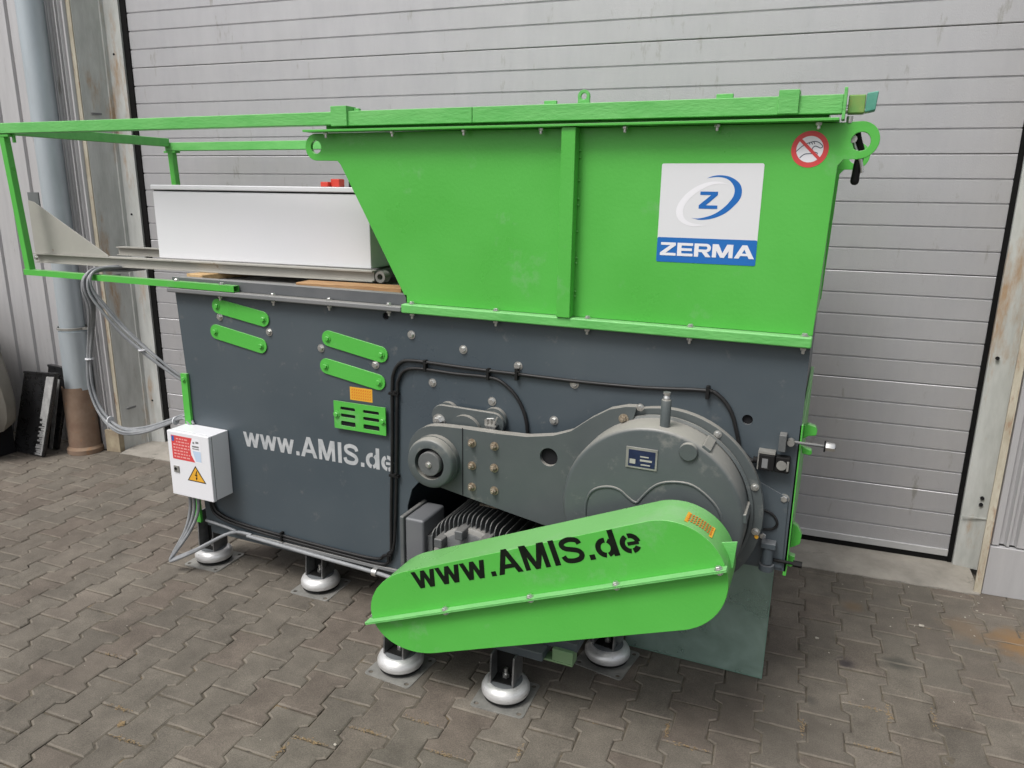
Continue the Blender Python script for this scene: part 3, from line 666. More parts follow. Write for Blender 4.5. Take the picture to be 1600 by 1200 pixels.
# yellow label
def rect(x0, z0, x1, z1): return [(x0, z0), (x1, z0), (x1, z1), (x0, z1)]
def wavy_label(name, P, w, h, parent, rows=4):
    g = G().quad([P(0, 0, 0), P(w, 0, 0), P(w, h, 0), P(0, h, 0)]); lb = obj(name, g, M['stick_orange'], parent, smooth=False, fix=False)
    g = G(); k = 9
    for i in range(k):
        x = w * (.06 + .9 * i / k)
        for j in range(rows):
            y = h * (.1 + .84 * j / rows); hh = h * .84 / rows * .7
            g.quad([P(x, y, .0003), P(x + w * .05, y, .0003), P(x + w * .09, y + hh, .0003), P(x + w * .04, y + hh, .0003)])
    obj('small_print', g, M['stick_deep'], lb, smooth=False, fix=False)
    return lb
wavy_label('warning_label', lambda x, y, e: (-1.600 + x, YB - .0006 - e, .866 + y), .098, .050, mach)
# vent plate with six slots
vx0, vx1, vz0, vz1 = -1.665, -1.438, .752, .858; vw, vh = vx1 - vx0, vz1 - vz0
holes = []
for (a, b) in ((.13, .42), (.57, .88)):
    for (c, d) in ((.70, .82), (.44, .57), (.12, .30)):
        x0, x1, z0, z1 = vx0 + a * vw, vx0 + b * vw, vz0 + c * vh, vz0 + d * vh; r = min(.005, (z1 - z0) / 2.2)
        holes.append(arc(x1 - r, z1 - r, r, 0, 90, 3) + arc(x0 + r, z1 - r, r, 90, 180, 3) + arc(x0 + r, z0 + r, r, 180, 270, 3) + arc(x1 - r, z0 + r, r, 270, 360, 3))
vt = obj('vent_plate', G().prism([rect(vx0, vz0, vx1, vz1)] + holes, YB - .016, YB - .011), M['green'], mach, bevel=.0008)
obj('vent_backing', G().box(vx0 + .012, vx1 - .012, YB - .0105, YB - .001, vz0 + .01, vz1 - .01), M['black_in'], vt)
bolt(vx0 + .012, YB - .0165, .806, vt, BOLTG); bolt(vx1 - .012, YB - .0165, .806, vt, BOLTG)
# stencilled web address on the body
word('www.AMIS.de', lambda x, y, e: (-2.132 + x, YB - .0006 - e, .604 + y + .006 * x), M['stencil_white'], mach, .083, .942)
# scratches / bare bracket line plate lower right
obj('corner_plate', G().prism([[(-.20, .82), (-.16, .806), (-.052, .758), (-.048, .53), (-.25, .53)]], YB - .006, YB - .0008), M['dark'], mach, bevel=.001)
for (x, z) in [(-.066, .742), (-.108, .618)]: pass

# ---- hopper
hop_out = (arc(-1.70, 1.762, .045, 90, 270, 14) + [(-1.613, 1.716), (-1.600, 1.703), (-1.352, 1.262), (-1.352, 1.2445), (-.038, 1.2445), (-.026, 1.700), (-.012, 1.716)] +
           arc(.020, 1.763, .047, -90, 90, 14) + [(-.02, 1.8075)])
hopper = obj('hopper', G().prism([hop_out, circ(-1.700, 1.762, .0215, 20), circ(.0225, 1.760, .0235, 20)], YB, YB + .012), M['green'], mach, bevel=.0015, smooth=False)
G2 = G().prism([[(x, z) for x, z in hop_out], circ(-1.700, 1.762, .0215, 20), circ(.0225, 1.760, .0235, 20)], 3.03, 3.042)
obj('hopper_rear_wall', G2, M['green'], mach, bevel=.0015)
obj('hopper_side_wall', G().box(-.050, -.041, YB + .0125, 3.029, 1.2365, 1.8075), M['green'], mach)
g = G(); g.add([(-1.600, YB + .0125, 1.70), (-1.354, YB + .0125, 1.26), (-1.354, 3.029, 1.26), (-1.600, 3.029, 1.70), (-1.590, YB + .0125, 1.705), (-1.344, YB + .0125, 1.265), (-1.344, 3.029, 1.265), (-1.590, 3.029, 1.705)],
      [(0, 1, 2, 3), (7, 6, 5, 4), (0, 4, 5, 1), (3, 2, 6, 7), (0, 3, 7, 4), (1, 5, 6, 2)])
obj('hopper_side_wall', g, M['green'], mach)
obj('hopper_flange', G().box(-1.350, -.037, 2.164, YB - .0005, 1.214, 1.245), M['green_worn'], mach, bevel=.005)
obj('stiffener', G().box(-.783, -.739, 2.158, YB - .0005, 1.2455, 1.8070), M['green'], mach, bevel=.002)
g = G(); rr = random.Random(2)
for z in [1.30, 1.315, 1.42, 1.435, 1.50, 1.58, 1.60, 1.66, 1.72, 1.74]:
    g.lathe([(.001, -.003), (.0045, 0), (.001, .004)], (-.7365, YB - .003, z + rr.uniform(-.01, .01)), 'Z', 8)
obj('weld_beads', g, M['green'], mach)['kind'] = 'stuff'
obj('rim_flange', G().box(-1.715, -.034, 2.150, 2.198, 1.8085, 1.8155).box(-1.66, -.034, 2.1982, 3.04, 1.8095, 1.8155), M['green'], mach, bevel=.001)
for x in (-1.637, -1.374, -1.113, -.854, -.597, -.339, -.082): bolt(x, 2.176, 1.8083, mach, BOLTV, down=True)
# logo sticker
LX, LZ, LW, LH = -.489, 1.429, .280, .277
def LP(fx, fz, e=0): return (LX + LW * fx, YB - .0008 - e, LZ + LH * (1 - fz))
def rr_rect(x0, z0, x1, z1, r, P, e):
    pts = arc(x1 - r, z0 + r, r, -90, 0, 4) + arc(x1 - r, z1 - r, r, 0, 90, 4) + arc(x0 + r, z1 - r, r, 90, 180, 4) + arc(x0 + r, z0 + r, r, 180, 270, 4)
    return [P(p[0], p[1], e) for p in pts]
stk = obj('logo_sticker', G().quad(rr_rect(0, 0, 1, 1, .02, LP, 0)), M['stick_grey'], mach, smooth=False, fix=False)
obj('blue_band', G().quad(rr_rect(.0, .745, 1, 1, .015, LP, .0003)), M['stick_blue'], stk, smooth=False, fix=False)
def crescent(outp, inp):
    a = crom([Vector((x, y, 0)) for x, y in outp], 5); b = crom([Vector((x, y, 0)) for x, y in inp], 5)
    def rs(P, n):
        d = [0]
        for i in range(1, len(P)): d.append(d[-1] + (P[i] - P[i - 1]).length)
        out = []
        for k in range(n + 1):
            t = d[-1] * k / n; j = max(i for i in range(len(d)) if d[i] <= t + 1e-9); j = min(j, len(P) - 2)
            out.append(P[j].lerp(P[j + 1], (t - d[j]) / max(1e-9, d[j + 1] - d[j])))
        return out
    A, B = rs(a, 40), rs(b, 40); return [[A[i], A[i + 1], B[i + 1], B[i]] for i in range(40)]
for nm, mm, op, ip in [('blue_crescent', 'stick_blue', [(.46, .145), (.53, .12), (.61, .115), (.70, .135), (.78, .19), (.81, .26), (.80, .34), (.74, .42), (.66, .49), (.55, .54), (.43, .558), (.33, .54)],
                        [(.46, .145), (.55, .132), (.63, .14), (.69, .17), (.735, .235), (.735, .31), (.69, .385), (.62, .455), (.54, .505), (.45, .535), (.39, .545), (.33, .54)]),
                       ('white_crescent', 'stick_white', [(.68, .20), (.55, .175), (.42, .20), (.30, .27), (.21, .37), (.175, .46), (.19, .54), (.26, .60), (.36, .625), (.49, .61)],
                        [(.68, .20), (.55, .20), (.44, .24), (.34, .31), (.265, .40), (.245, .47), (.26, .54), (.31, .58), (.38, .60), (.49, .61)])]:
    g = G()
    for q in crescent(op, ip): g.quad([LP(p.x, p.y, .0003) for p in q])
    obj(nm, g, M[mm], stk, smooth=False, fix=False)
word('Z', lambda x, y, e: LP(.40 + x / LW, .445 - y / LH, .0004 + e), M['stick_blue'], stk, .17 * LH, 1.12)
xx = 0
word('ZERmA', lambda x, y, e: LP(.045 + x / LW, .945 - y / LH, .0006 + e), M['stick_white'], stk, .145 * LH, 1.185) if False else None
def zword(text, x0, z0, cap, total):
    widths = [glyph(c)[1] for c in text]; s = total / (sum(widths) * cap)
    x = x0
    for c, w in zip(text, widths):
        g = G(); e = 0
        for st in glyph(c)[0]:
            e += .00012
            for q in st: g.quad([(x + p[0] * cap * s, YB - .0015 - e, z0 + p[1] * cap) for p in q])
        obj('letter', g, M['stick_white'], stk, smooth=False, fix=False); x += w * cap * s
zword('ZERma', LX + .035 * LW, LZ + .068 * LH, .135 * LH, .955 * LW)
# no-reaching-in sticker
PX, PZ, PR = -.0985, 1.7415, .0465
g = G(); g.add([(PX + PR * cos(2 * pi * i / 40), YB - .0008, PZ + PR * sin(2 * pi * i / 40)) for i in range(40)], [tuple(range(39, -1, -1))])
pst = obj('prohibition_sticker', g, M['stick_red'], mach, smooth=False, fix=False)
g = G(); g.add([(PX + PR * .72 * cos(2 * pi * i / 40), YB - .0011, PZ + PR * .72 * sin(2 * pi * i / 40)) for i in range(40)], [tuple(range(39, -1, -1))])
obj('white_disc', g, M['stick_white'], pst, smooth=False, fix=False)
def PP(x, y, e): return (PX + x * PR, YB - .0011 - e, PZ + y * PR)
g = G()
for line in [[(-.72, -.12), (-.55, .05), (-.40, .18), (-.2, .30), (.02, .38), (.25, .42), (.45, .36), (.62, .22), (.66, .12), (.55, .06), (.38, .14), (.25, .16), (.14, .05), (.16, -.12), (.30, -.16), (.42, -.22), (.40, -.32)],
             [(-.50, -.48), (-.36, -.34), (-.22, -.26), (0, -.24), (.14, -.24)], [(.05, .38), (.12, .26)], [(.16, .42), (.24, .28)], [(-.08, .36), (-.01, .26)]]:
    for q in ribbon(line, .045, 4): g.quad([PP(p[0], p[1], .0003) for p in q])
obj('hand_outline', g, M['ink'], pst, smooth=False, fix=False)
g = G(); a = radians(-44)
g.quad([PP(x * cos(a) - y * sin(a), x * sin(a) + y * cos(a), .0006) for x, y in ((-.80, -.085), (.80, -.085), (.80, .085), (-.80, .085))]); obj('red_bar', g, M['stick_red'], pst, smooth=False, fix=False)

# ---- lid frame / guard rail on top
ZT0, ZT1 = 1.8265, 1.8725
gr = obj('top_rail', G().box(-3.352, -1.60, 2.168, 2.208, ZT0 + .004, ZT1), M['green_worn'], mach, bevel=.003)
obj('top_rail', G().box(-1.5985, -1.08, 2.166, 2.210, ZT0, ZT1).box(-1.0785, -.030, 2.166, 2.210, ZT0, ZT1), M['green_worn'], mach, bevel=.002)
obj('hopper_lid', G().box(-1.66, -.06, 2.2105, 3.058, 1.8165, 1.835), M['green'], mach)
obj('top_rail', G().box(-3.352, -.04, 3.06, 3.10, 1.808, 1.850), M['green_worn'], mach, bevel=.003)
obj('top_rail', G().box(-3.352, -3.312, 2.2095, 3.0585, ZT0 + .002, ZT1 - .002), M['green_worn'], mach, bevel=.003)
obj('rail_bracket', G().box(-1.602, -1.538, 2.158, 2.2155, 1.8255, 1.889).box(-1.537, -1.518, 2.20, 2.215, 1.874, 1.884), M['green_worn'], mach, bevel=.002)
obj('rail_bracket', G().box(-.186, -.135, 2.156, 2.2155, 1.8275, 1.887), M['green_worn'], mach, bevel=.002)
obj('rail_tab', G().box(-.855, -.815, 2.196, 2.206, 1.873, 1.886), M['green_worn'], mach, bevel=.002)
obj('rail_tab', G().box(-.350, -.305, 2.186, 2.196, 1.873, 1.886), M['green_worn'], mach, bevel=.002)
ey = arc(-.727, 1.893, .0185, -20, 200, 12) + [(-.7455, 1.8735), (-.7085, 1.8735)]
obj('lifting_eye', G().prism([ey[:13] + ey[13:14] + ey[14:], circ(-.727, 1.893, .009, 14)], 2.184, 2.194), M['green_worn'], mach, bevel=.0015)
obj('guard_post', G().beam((-3.318, 2.188, ZT0 + .003), (-3.268, 2.185, 1.238), .028, .032), M['green'], mach, bevel=.002)
obj('guard_post', G().beam((-3.325, 3.08, 1.807), (-3.300, 3.08, 1.24), .030, .034), M['green'], mach, bevel=.002)
obj('post_clamp', G().box(-3.335, -3.270, 2.172, 2.206, ZT0 - .008, ZT0 + .002).box(-3.272, -3.262, 2.19, 2.20, 1.795, 1.83), M['green'], mach)
obj('post_clamp', G().box(-3.365, -3.285, 3.062, 3.098, 1.798, 1.8075), M['green'], mach)
lr = G().box(-3.290, -2.090, 2.166, 2.196, 1.2365, 1.2395).box(-3.290, -2.090, 2.166, 2.196, 1.2575, 1.2605).box(-3.290, -2.090, 2.166, 2.1685, 1.2396, 1.2574).box(-3.290, -2.090, 2.1935, 2.196, 1.2396, 1.2574)
obj('lower_rail', lr, M['green'], mach)
bolt(-2.16, 2.181, 1.2607, mach, BOLTS, up=True); bolt(-2.395, 2.181, 1.2607, mach, BOLTS, up=True)
# hinge blocks and latch lever at the right end of the rim
obj('hinge_plate', G().box(-.030, -.022, 2.165, 2.22, 1.812, 1.889), M['green_worn'], mach, bevel=.001)
obj('hinge_block', G().box(-.018, .022, 2.19, 2.235, 1.828, 1.873, Matrix.Rotation(radians(0), 4, 'Z')), M['olive'], mach, bevel=.003)
obj('hinge_block', G().prism([[(.0225, 1.829), (.047, 1.834), (.050, 1.880), (.0235, 1.876)]], 2.186, 2.232), M['teal'], mach, bevel=.003)
obj('hinge_pin', G().lathe([(.007, 0), (.007, .06)], (-.028, 2.20, 1.835), 'X', 12).lathe([(.008, 0), (.008, .016)], (-.010, 2.205, 1.806), 'Z', 10), M['zinc'], mach)
lev = obj('latch_lever', G().tube([(.006, 2.25, 1.800), (.016, 2.25, 1.765), (.026, 2.252, 1.735), (.022, 2.25, 1.70), (.020, 2.25, 1.668)], .0105, 12, 4).lathe([(.0108, .0), (.0112, -.008), (.0095, -.014), (.005, -.018), (.001, -.0185)], (.020, 2.25, 1.670), 'Z', 14), M['rubber'], mach)
obj('lever_rod', G().tube([(.002, 2.238, 1.775), (.012, 2.238, 1.745), (.028, 2.238, 1.715), (.036, 2.238, 1.683)], .0045, 8, 3).lathe([(.010, -.01), (.010, .006)], (.004, 2.236, 1.768), 'Y', 10), M['zinc'], lev)

# ---- black cables on the panel
def cable(pts, r=.0062, m='cable', name='cable', par=None, sm=4): return obj(name, G().tube(pts, r, 10, sm), M[m], par or mach)
yc = YB - .0085
cable([(-2.335, yc, .40), (-2.335, yc, .30), (-2.30, yc, .262), (-2.20, yc, .243), (-2.0, yc, .232), (-1.7, yc, .224), (-1.50, yc, .222), (-1.452, yc, .236), (-1.436, yc, .28), (-1.430, yc, .45), (-1.418, yc, .70), (-1.411, yc, .93), (-1.403, yc, .99), (-1.375, yc, 1.030), (-1.32, yc, 1.044),
       (-1.12, yc, 1.040), (-.924, yc, 1.039), (-.70, yc, 1.038), (-.50, yc, 1.043), (-.32, yc, 1.056), (-.275, yc, 1.045), (-.236, yc, 1.000), (-.212, yc, .93), (-.200, yc, .89), (-.165, yc - .005, .862), (-.142, yc - .01, .866)])
cable([(-2.32, yc - .001, .40), (-2.32, yc - .001, .31), (-2.28, yc - .001, .275), (-2.18, yc - .001, .255), (-2.0, yc - .001, .246), (-1.7, yc - .001, .238), (-1.51, yc - .001, .240), (-1.468, yc - .001, .262), (-1.422, yc - .006, .30), (-1.410, yc, .45), (-1.398, yc, .70), (-1.390, yc, .92), (-1.384, yc, .965),
       (-1.358, yc, 1.004), (-1.30, yc, 1.018), (-1.16, yc, 1.015), (-1.04, yc, 1.017), (-.985, yc, 1.008), (-.932, yc, .968), (-.900, yc, .915), (-.886, yc, .86), (-.884, yc - .004, .80)], .0060)
for (x, z, v_) in [(-1.272, 1.032, 0), (-1.03, 1.028, 0), (-.926, 1.039, 0), (-.308, 1.052, 0), (-1.402, .915, 1), (-1.445, .262, 0), (-1.96, .240, 0), (-1.41, .60, 1)]:
    g = G().box(x - (.020 if v_ else .005), x + (.020 if v_ else .005), yc - .010, yc + .008, z - (.005 if v_ else .020), z + (.005 if v_ else .020))
    g.box(x + .004, x + .016, yc - .016, yc - .010, z + .010, z + .014); obj('cable_tie', g, M['rubber'], mach, bevel=.001)

# ---- junction box on the front left corner
jb = obj('junction_box', G().box(-2.432, -2.212, 2.1115, 2.199, .383, .660), M['white'], mach, bevel=.003)
obj('box_gasket', G().box(-2.430, -2.2135, 2.1085, 2.1112, .385, .6585), M['rubber'], jb)
dr = obj('box_door', G().box(-2.434, -2.210, 2.090, 2.1083, .381, .661), M['white'], jb, bevel=.004)
def BX(fx, fz, e=0): return (-2.434 + .224 * fx, 2.0896 - e, .381 + .277 * (1 - fz))
g = G().quad([BX(.10, .05), BX(.10, .42)][::1] + [BX(.64, .42), BX(.56, .31), BX(.55, .18), BX(.61, .05)]); obj('red_label', g, M['stick_red'], jb, smooth=False, fix=False)
g = G().quad([BX(.61, .05), BX(.55, .18), BX(.56, .31), BX(.64, .42), BX(.80, .42), BX(.80, .05)]); obj('white_label', g, M['stick_white'], jb, smooth=False, fix=False)
g = G(); rr = random.Random(9)
for j in range(7):
    x = .14 + (.08 if j < 2 else 0)
    while x < .50:
        w = rr.uniform(.03, .08); g.quad([BX(x, .085 + j * .047, .0003), BX(min(.53, x + w), .085 + j * .047, .0003), BX(min(.53, x + w), .105 + j * .047, .0003), BX(x, .105 + j * .047, .0003)]); x += w + .02
obj('small_print', g, M['stick_pink'], jb, smooth=False, fix=False)
g = G().quad([BX(.115, .06, .0004), BX(.17, .06, .0004), BX(.17, .14, .0004), BX(.115, .14, .0004)]); obj('blue_mark', g, M['stick_blue'], jb, smooth=False, fix=False)
g = G()
for (a, b, c, d) in [(.60, .16, .76, .185), (.60, .20, .76, .215), (.62, .10, .66, .13), (.69, .09, .76, .12)]: g.quad([BX(a, b, .0003), BX(c, b, .0003), BX(c, d, .0003), BX(a, d, .0003)])
obj('grey_print', g, M['lidsteel'], jb, smooth=False, fix=False)
g = G().quad([BX(.60, .24, .0003), BX(.79, .24, .0003), BX(.79, .40, .0003), BX(.66, .40, .0003)]); obj('pale_patch', g, M['stick_pale'], jb, smooth=False, fix=False)
g = G().quad([BX(.63, .47, 0), BX(.41, .725, 0), BX(.86, .725, 0)]); tri = obj('voltage_sign', g, M['stick_black'], jb, smooth=False, fix=False)
g = G().quad([BX(.63, .50, .0003), BX(.445, .71, .0003), BX(.825, .71, .0003)]); obj('orange_field', g, M['stick_orange'], tri, smooth=False, fix=False)
g = G()
for q in ([(.645, .55), (.665, .55), (.635, .625), (.61, .625)], [(.60, .615), (.66, .605), (.66, .62), (.60, .63)], [(.64, .61), (.66, .61), (.645, .67), (.63, .67)], [(.61, .66), (.66, .66), (.635, .70)]):
    g.quad([BX(p[0], p[1], .0006) for p in q])
obj('flash_mark', g, M['stick_black'], tri, smooth=False, fix=False)
g = G().box(-2.410, -2.382, 2.086, 2.0898, .484, .512); lk = obj('lock', g, M['galv'], jb, bevel=.001)
obj('keyhole', G().lathe([(.006, 0), (.006, -.003)], (-2.399, 2.0862, .500), 'Y', 12), M['rubber'], lk)
sb = obj('mounting_bar', G().box(-2.432, -2.398, 2.186, 2.1985, .2155, .878), M['green'], mach, bevel=.001)
bolt(-2.415, 2.1855, .855, sb, BOLTG)
# grey conduits below the junction box
for k, dx in enumerate((0, .022, .045)):
    cable([(-2.41 + dx, 2.15, .383), (-2.405 + dx, 2.145, .30), (-2.43 + dx * .6, 2.13, .20), (-2.485 + dx * .25, 2.11, .10), (-2.505 + dx * .1, 2.10, .055 + k * .004), (-2.48, 2.10 + k * .004, .060 + k * .004), (-2.36, 2.12, .125 + k * .003), (-2.22, 2.175, .210), (-2.12, 2.188, .214)], .0068, 'gcable', 'conduit')
cable([(-2.14, 2.185, .208), (-1.8, 2.182, .196), (-1.48, 2.180, .186), (-1.30, 2.16, .180)], .008, 'gcable', 'conduit')
obj('conduit_clip', G().lathe([(.016, 0), (.016, .02)], (-1.515, 2.182, .187), 'X', 12), M['zinc'], mach)
cable([(-2.36, 2.18, .237), (-2.27, 2.186, .226), (-2.20, 2.187, .216)], .006, 'gcable', 'conduit')

# ---- levelling feet
def foot(cx, cy, rot=0.0, top=.165):
    T = Matrix.Translation((cx, cy, 0.003)) @ Matrix.Rotation(rot, 4, 'Z')
    w = .092; r = .012
    pl = arc(w - r, w - r, r, 0, 90, 3) + arc(-w + r, w - r, r, 90, 180, 3) + arc(-w + r, -w + r, r, 180, 270, 3) + arc(w - r, -w + r, r, 270, 360, 3)
    Q = T @ Matrix.Rotation(radians(90), 4, 'X')
    base = obj('foot_plate', G().prism([pl] + [circ(sx * .074, sy * .074, .0085, 12) for sx in (-1, 1) for sy in (-1, 1)], -.006, 0, Q), M['galv'], mach, bevel=.0008)
    cpt = tuple(T @ Vector((0, 0, 0)))
    obj('rubber_pad', G().lathe([(.068, .0062), (.074, .008), (.0745, .016), (.068, .018)], cpt, 'Z', 40), M['rubber'], base)
    obj('foot_dome', G().lathe([(.068, .017), (.077, .019), (.0805, .025), (.0805, .037), (.0745, .050), (.063, .0595), (.0560, .0615)], cpt, 'Z', 48), M['alu'], base)
    obj('foot_cap', G().lathe([(.0555, .056), (.0555, .0625), (.053, .0638)], cpt, 'Z', 36), M['dark'], base)
    h = top - .072
    for sx in (-1, 1):
        x0 = sx * .039
        side = [(-.044, .0642), (.044, .0642), (.046, top), (-.034, top), (-.038, top - .02), (-.044, .085)]
        g = G(); nn = len(side); g.add([(x0 - .003, p[0], p[1]) for p in side] + [(x0 + .003, p[0], p[1]) for p in side], [tuple(range(nn)), tuple(range(2 * nn - 1, nn - 1, -1))] + [(i, (i + 1) % nn, (i + 1) % nn + nn, i + nn) for i in range(nn)], T)
        obj('bracket_cheek', g, M['bracket'], base, bevel=.0012)
    obj('foot_bracket', G().box(-.0355, .0355, .012, .018, .0642, top, T).box(-.0355, .0355, -.034, .0118, .0642, .0682, T), M['rubber'], base, bevel=.001)
    obj('foot_bolt', G().lathe([(.012, .0684), (.012, .081)], cpt, 'Z', 6).lathe([(.007, .081), (.007, .100)], cpt, 'Z', 10), M['zinc'], base)
foot(-2.418, 2.262, radians(3), .236); foot(-1.838, 2.268, radians(2), .170); foot(-.598, 2.290, radians(-8), .150)
foot(-1.245, 1.942, radians(-3), .166); foot(-.848, 1.955, radians(3), .166)
for x in (-2.3, -1.5, -.6): foot(x, 2.92, 0, .150)

# ---- gear unit: torque arm, ring flange, gearbox, bearing
ring_c = (-.41, .71)
ring = obj('flange_ring', G().prism([circ(*ring_c, .298, 72), circ(*ring_c, .215, 48)], 2.115, 2.140), M['drive'], mach, bevel=.002)
obj('flange_spacer', G().lathe([(.272, 2.142), (.272, YB - .001)], (ring_c[0], 0, ring_c[1]), 'Y', 64), M['drive'], mach)
for a in (20, 58, 124, 149, -8):
    x, z = ring_c[0] + .284 * cos(radians(a)), ring_c[1] + .284 * sin(radians(a)); bolt(x, 2.1145, z, ring, BOLTS)
arm_out = ([(-.500, .992), (-.498, 1.006), (-.530, 1.003), (-.580, .988), (-.640, .950), (-.700, .902), (-.760, .878), (-.850, .861), (-.950, .857), (-1.080, .856), (-1.160, .853)] + arc(-1.183, .742, .108, 100, 250, 16) +
           [(-1.140, .626), (-1.05, .611), (-.90, .585), (-.74, .560), (-.68, .55), (-.66, .62), (-.672, .74), (-.655, .83), (-.620, .885), (-.56, .938), (-.506, .967)])
arm = obj('torque_arm', G().prism([arm_out, circ(-.772, .804, .030, 24), circ(-1.185, .738, .050, 24)], 2.098, 2.1135), M['drive'], mach, bevel=.0015, smooth=False)
obj('arm_hole_shade', G().lathe([(.0305, 2.1138), (.0305, 2.1143)], (-.772, 0, .804), 'Y', 24), M['black_in'], arm)  # black disc on the solid web paints the shade of a through hole
obj('torque_arm_web', G().prism([arm_out], 2.1145, 2.132), M['drive'], arm, bevel=.001)
obj('joint_line', G().box(-1.081, -1.078, 2.0965, 2.0982, .616, .858), M['black_in'], arm)
for x, z in [(-1.044, .811), (-.962, .812), (-1.044, .731), (-.962, .736), (-1.044, .655), (-.961, .656)]: bolt(x, 2.0975, z, arm, BOLTR)
bolt(-.487, 2.10, 1.006, arm, BOLTS); bolt(-.535, 2.0975, .965, arm, BOLTR); bolt(-.650, 2.0975, .800, arm, BOLTS)
# gearbox body
for a in (57, 8):
    c_, s_ = cos(radians(a)), sin(radians(a)); T = Matrix.Translation((-.420, 0, .712)) @ Matrix.Rotation(-radians(a), 4, 'Y')
    obj('casting_lug', G().box(.262, .274, 2.006, 2.112, -.014, .014, T), M['drive'], mach, bevel=.003)
obj('casting_seam', G().lathe([(.2685, 2.112), (.277, 2.110), (.277, 2.104), (.2685, 2.100)], (-.416, 0, .711), 'Y', 80, cap=False), M['drive'], mach)
gb = obj('gearbox', G().lathe([(.268, 2.114), (.268, 2.010), (.262, 2.002), (.255, 2.0)], (-.420, 0, .712), 'Y', 80), M['drive'], mach)
bel = []
def blob2(cx, cz, r, n=40, y0=1.993, y1=1.9995): return G().prism([circ(cx, cz, r, n)], y0, y1)
ridge = [(-.612, .66), (-.612, .714), (-.60, .750), (-.575, .771), (-.54, .780), (-.51, .775), (-.485, .757), (-.460, .745), (-.443, .765), (-.42, .795), (-.39, .818), (-.345, .829), (-.30, .826), (-.255, .798), (-.225, .765), (-.210, .72), (-.205, .66)]
obj('gearbox_boss', G().tube([(x, 2.0, z) for x, z in ridge], .0042, 8, 3), M['drive'], gb)
obj('gearbox_boss', G().lathe([(.027, 2.0), (.026, 1.993), (.024, 1.991)], (-.320, 0, .925), 'Y', 28), M['drive'], gb)
obj('filler_post', G().lathe([(.0145, -.02), (.0145, .090), (.013, .092)], (-.398, 2.035, .965), 'Z', 20), M['drive'], gb)
obj('breather_cap', G().lathe([(.010, 0), (.010, .008), (.0085, .010), (.0085, .016), (.011, .017), (.011, .022)], (-.398, 2.035, 1.057), 'Z', 12), M['zinc'], gb)
np_ = obj('nameplate', G().box(-.497, -.405, 1.9965, 1.9995, .852, .916), M['galv'], gb, bevel=.001)
obj('nameplate_print', G().quad([(-.489, 1.9960, .858), (-.411, 1.9960, .858), (-.411, 1.9960, .908), (-.489, 1.9960, .908)]), M['stick_navy'], np_, smooth=False, fix=False)
g = G()
for (a, b, c, d) in [(-.455, .876, -.420, .882), (-.455, .888, -.430, .892), (-.452, .864, -.425, .868), (-.485, .866, -.468, .880)]: g.quad([(a, 1.9956, b), (c, 1.9956, b), (c, 1.9956, d), (a, 1.9956, d)])
obj('nameplate_text', g, M['beige'], np_, smooth=False, fix=False)
# bearing hub
hub = obj('bearing_hub', G().lathe([(.088, 2.0975), (.088, 2.054), (.084, 2.046), (.080, 2.043), (.0555, 2.043), (.0555, 2.075)], (-1.178, 0, .733), 'Y', 56, cap=False), M['drive'], mach)
obj('hub_recess', G().lathe([(.0552, 2.068), (.0552, 2.074)], (-1.178, 0, .733), 'Y', 40), M['black_in'], hub)
obj('shaft_end', G().lathe([(.0415, 2.0678), (.0415, 2.042), (.040, 2.040)], (-1.178, 0, .733), 'Y', 40), M['motor'], hub)
bolt(-1.178, 2.0395, .732, hub, BOLTS)
obj('hub_collar', G().lathe([(.0905, 2.078), (.0905, 2.072)], (-1.178, 0, .733), 'Y', 56), M['drive'], hub)
# link bracket above the arm
lk = obj('link_bracket', G().prism([capsule(-1.195, .865, -1.000, .862, .040)], 2.165, 2.180), M['drive'], mach, bevel=.002)
for (x, z, r) in [(-1.184, .872, .040), (-1.005, .868, .046)]: obj('link_pin', G().lathe([(r, 2.181), (r, YB - .001)], (x, 0, z), 'Y', 32), M['drive'], lk)
obj('link_pin', G().lathe([(.062, 2.146), (.062, 2.164)], (-1.100, 0, .822), 'Y', 36), M['drive'], lk)
bolt(-1.205, 2.1645, .848, lk, hexbolt_mesh('large_bolt', .017, .018, M['zinc']))
obj('castle_nut', G().lathe([(.022, 2.164), (.022, 2.145)], (-1.000, 0, .865), 'Y', 6).box(-1.018, -1.008, 2.138, 2.145, .868, .885).box(-1.002, -.994, 2.138, 2.145, .868, .888).box(-.988, -.980, 2.138, 2.145, .868, .884), M['zinc'], lk)
obj('split_pin', G().tube([(-.985, 2.14, .868), (-.972, 2.14, .900)], .003, 6).tube([(-1.01, 2.14, .888), (-.985, 2.14, .892)], .002, 6), M['zinc'], lk)

# ---- motor
mc = (-1.055, .345)
mo = obj('motor', G().lathe([(.150, 2.62), (.150, 2.12), (.140, 2.105), (.125, 2.095), (.06, 2.085), (.06, 2.02)], (mc[0], 0, mc[1]), 'Y', 56), M['motor'], mach)
for k in range(-9, 10):
    x = k * .0175
    zt = (.190 ** 2 - x * x) ** .5; zb = max(0, .146 ** 2 - x * x) ** .5 - .004
    if zt - zb < .012: continue
    pr = [(2.595, zb), (2.115, zb), (2.115, zt - .022), (2.120, zt - .010), (2.132, zt - .002), (2.145, zt), (2.595, zt)]
    g = G(); nn = len(pr)
    g.add([(mc[0] + x - .0016, p[0], mc[1] + p[1]) for p in pr] + [(mc[0] + x + .0016, p[0], mc[1] + p[1]) for p in pr], [tuple(range(nn)), tuple(range(2 * nn - 1, nn - 1, -1))] + [(i, (i + 1) % nn, (i + 1) % nn + nn, i + nn) for i in range(nn)])
    obj('fin', g, M['motor'], mo, smooth=False)
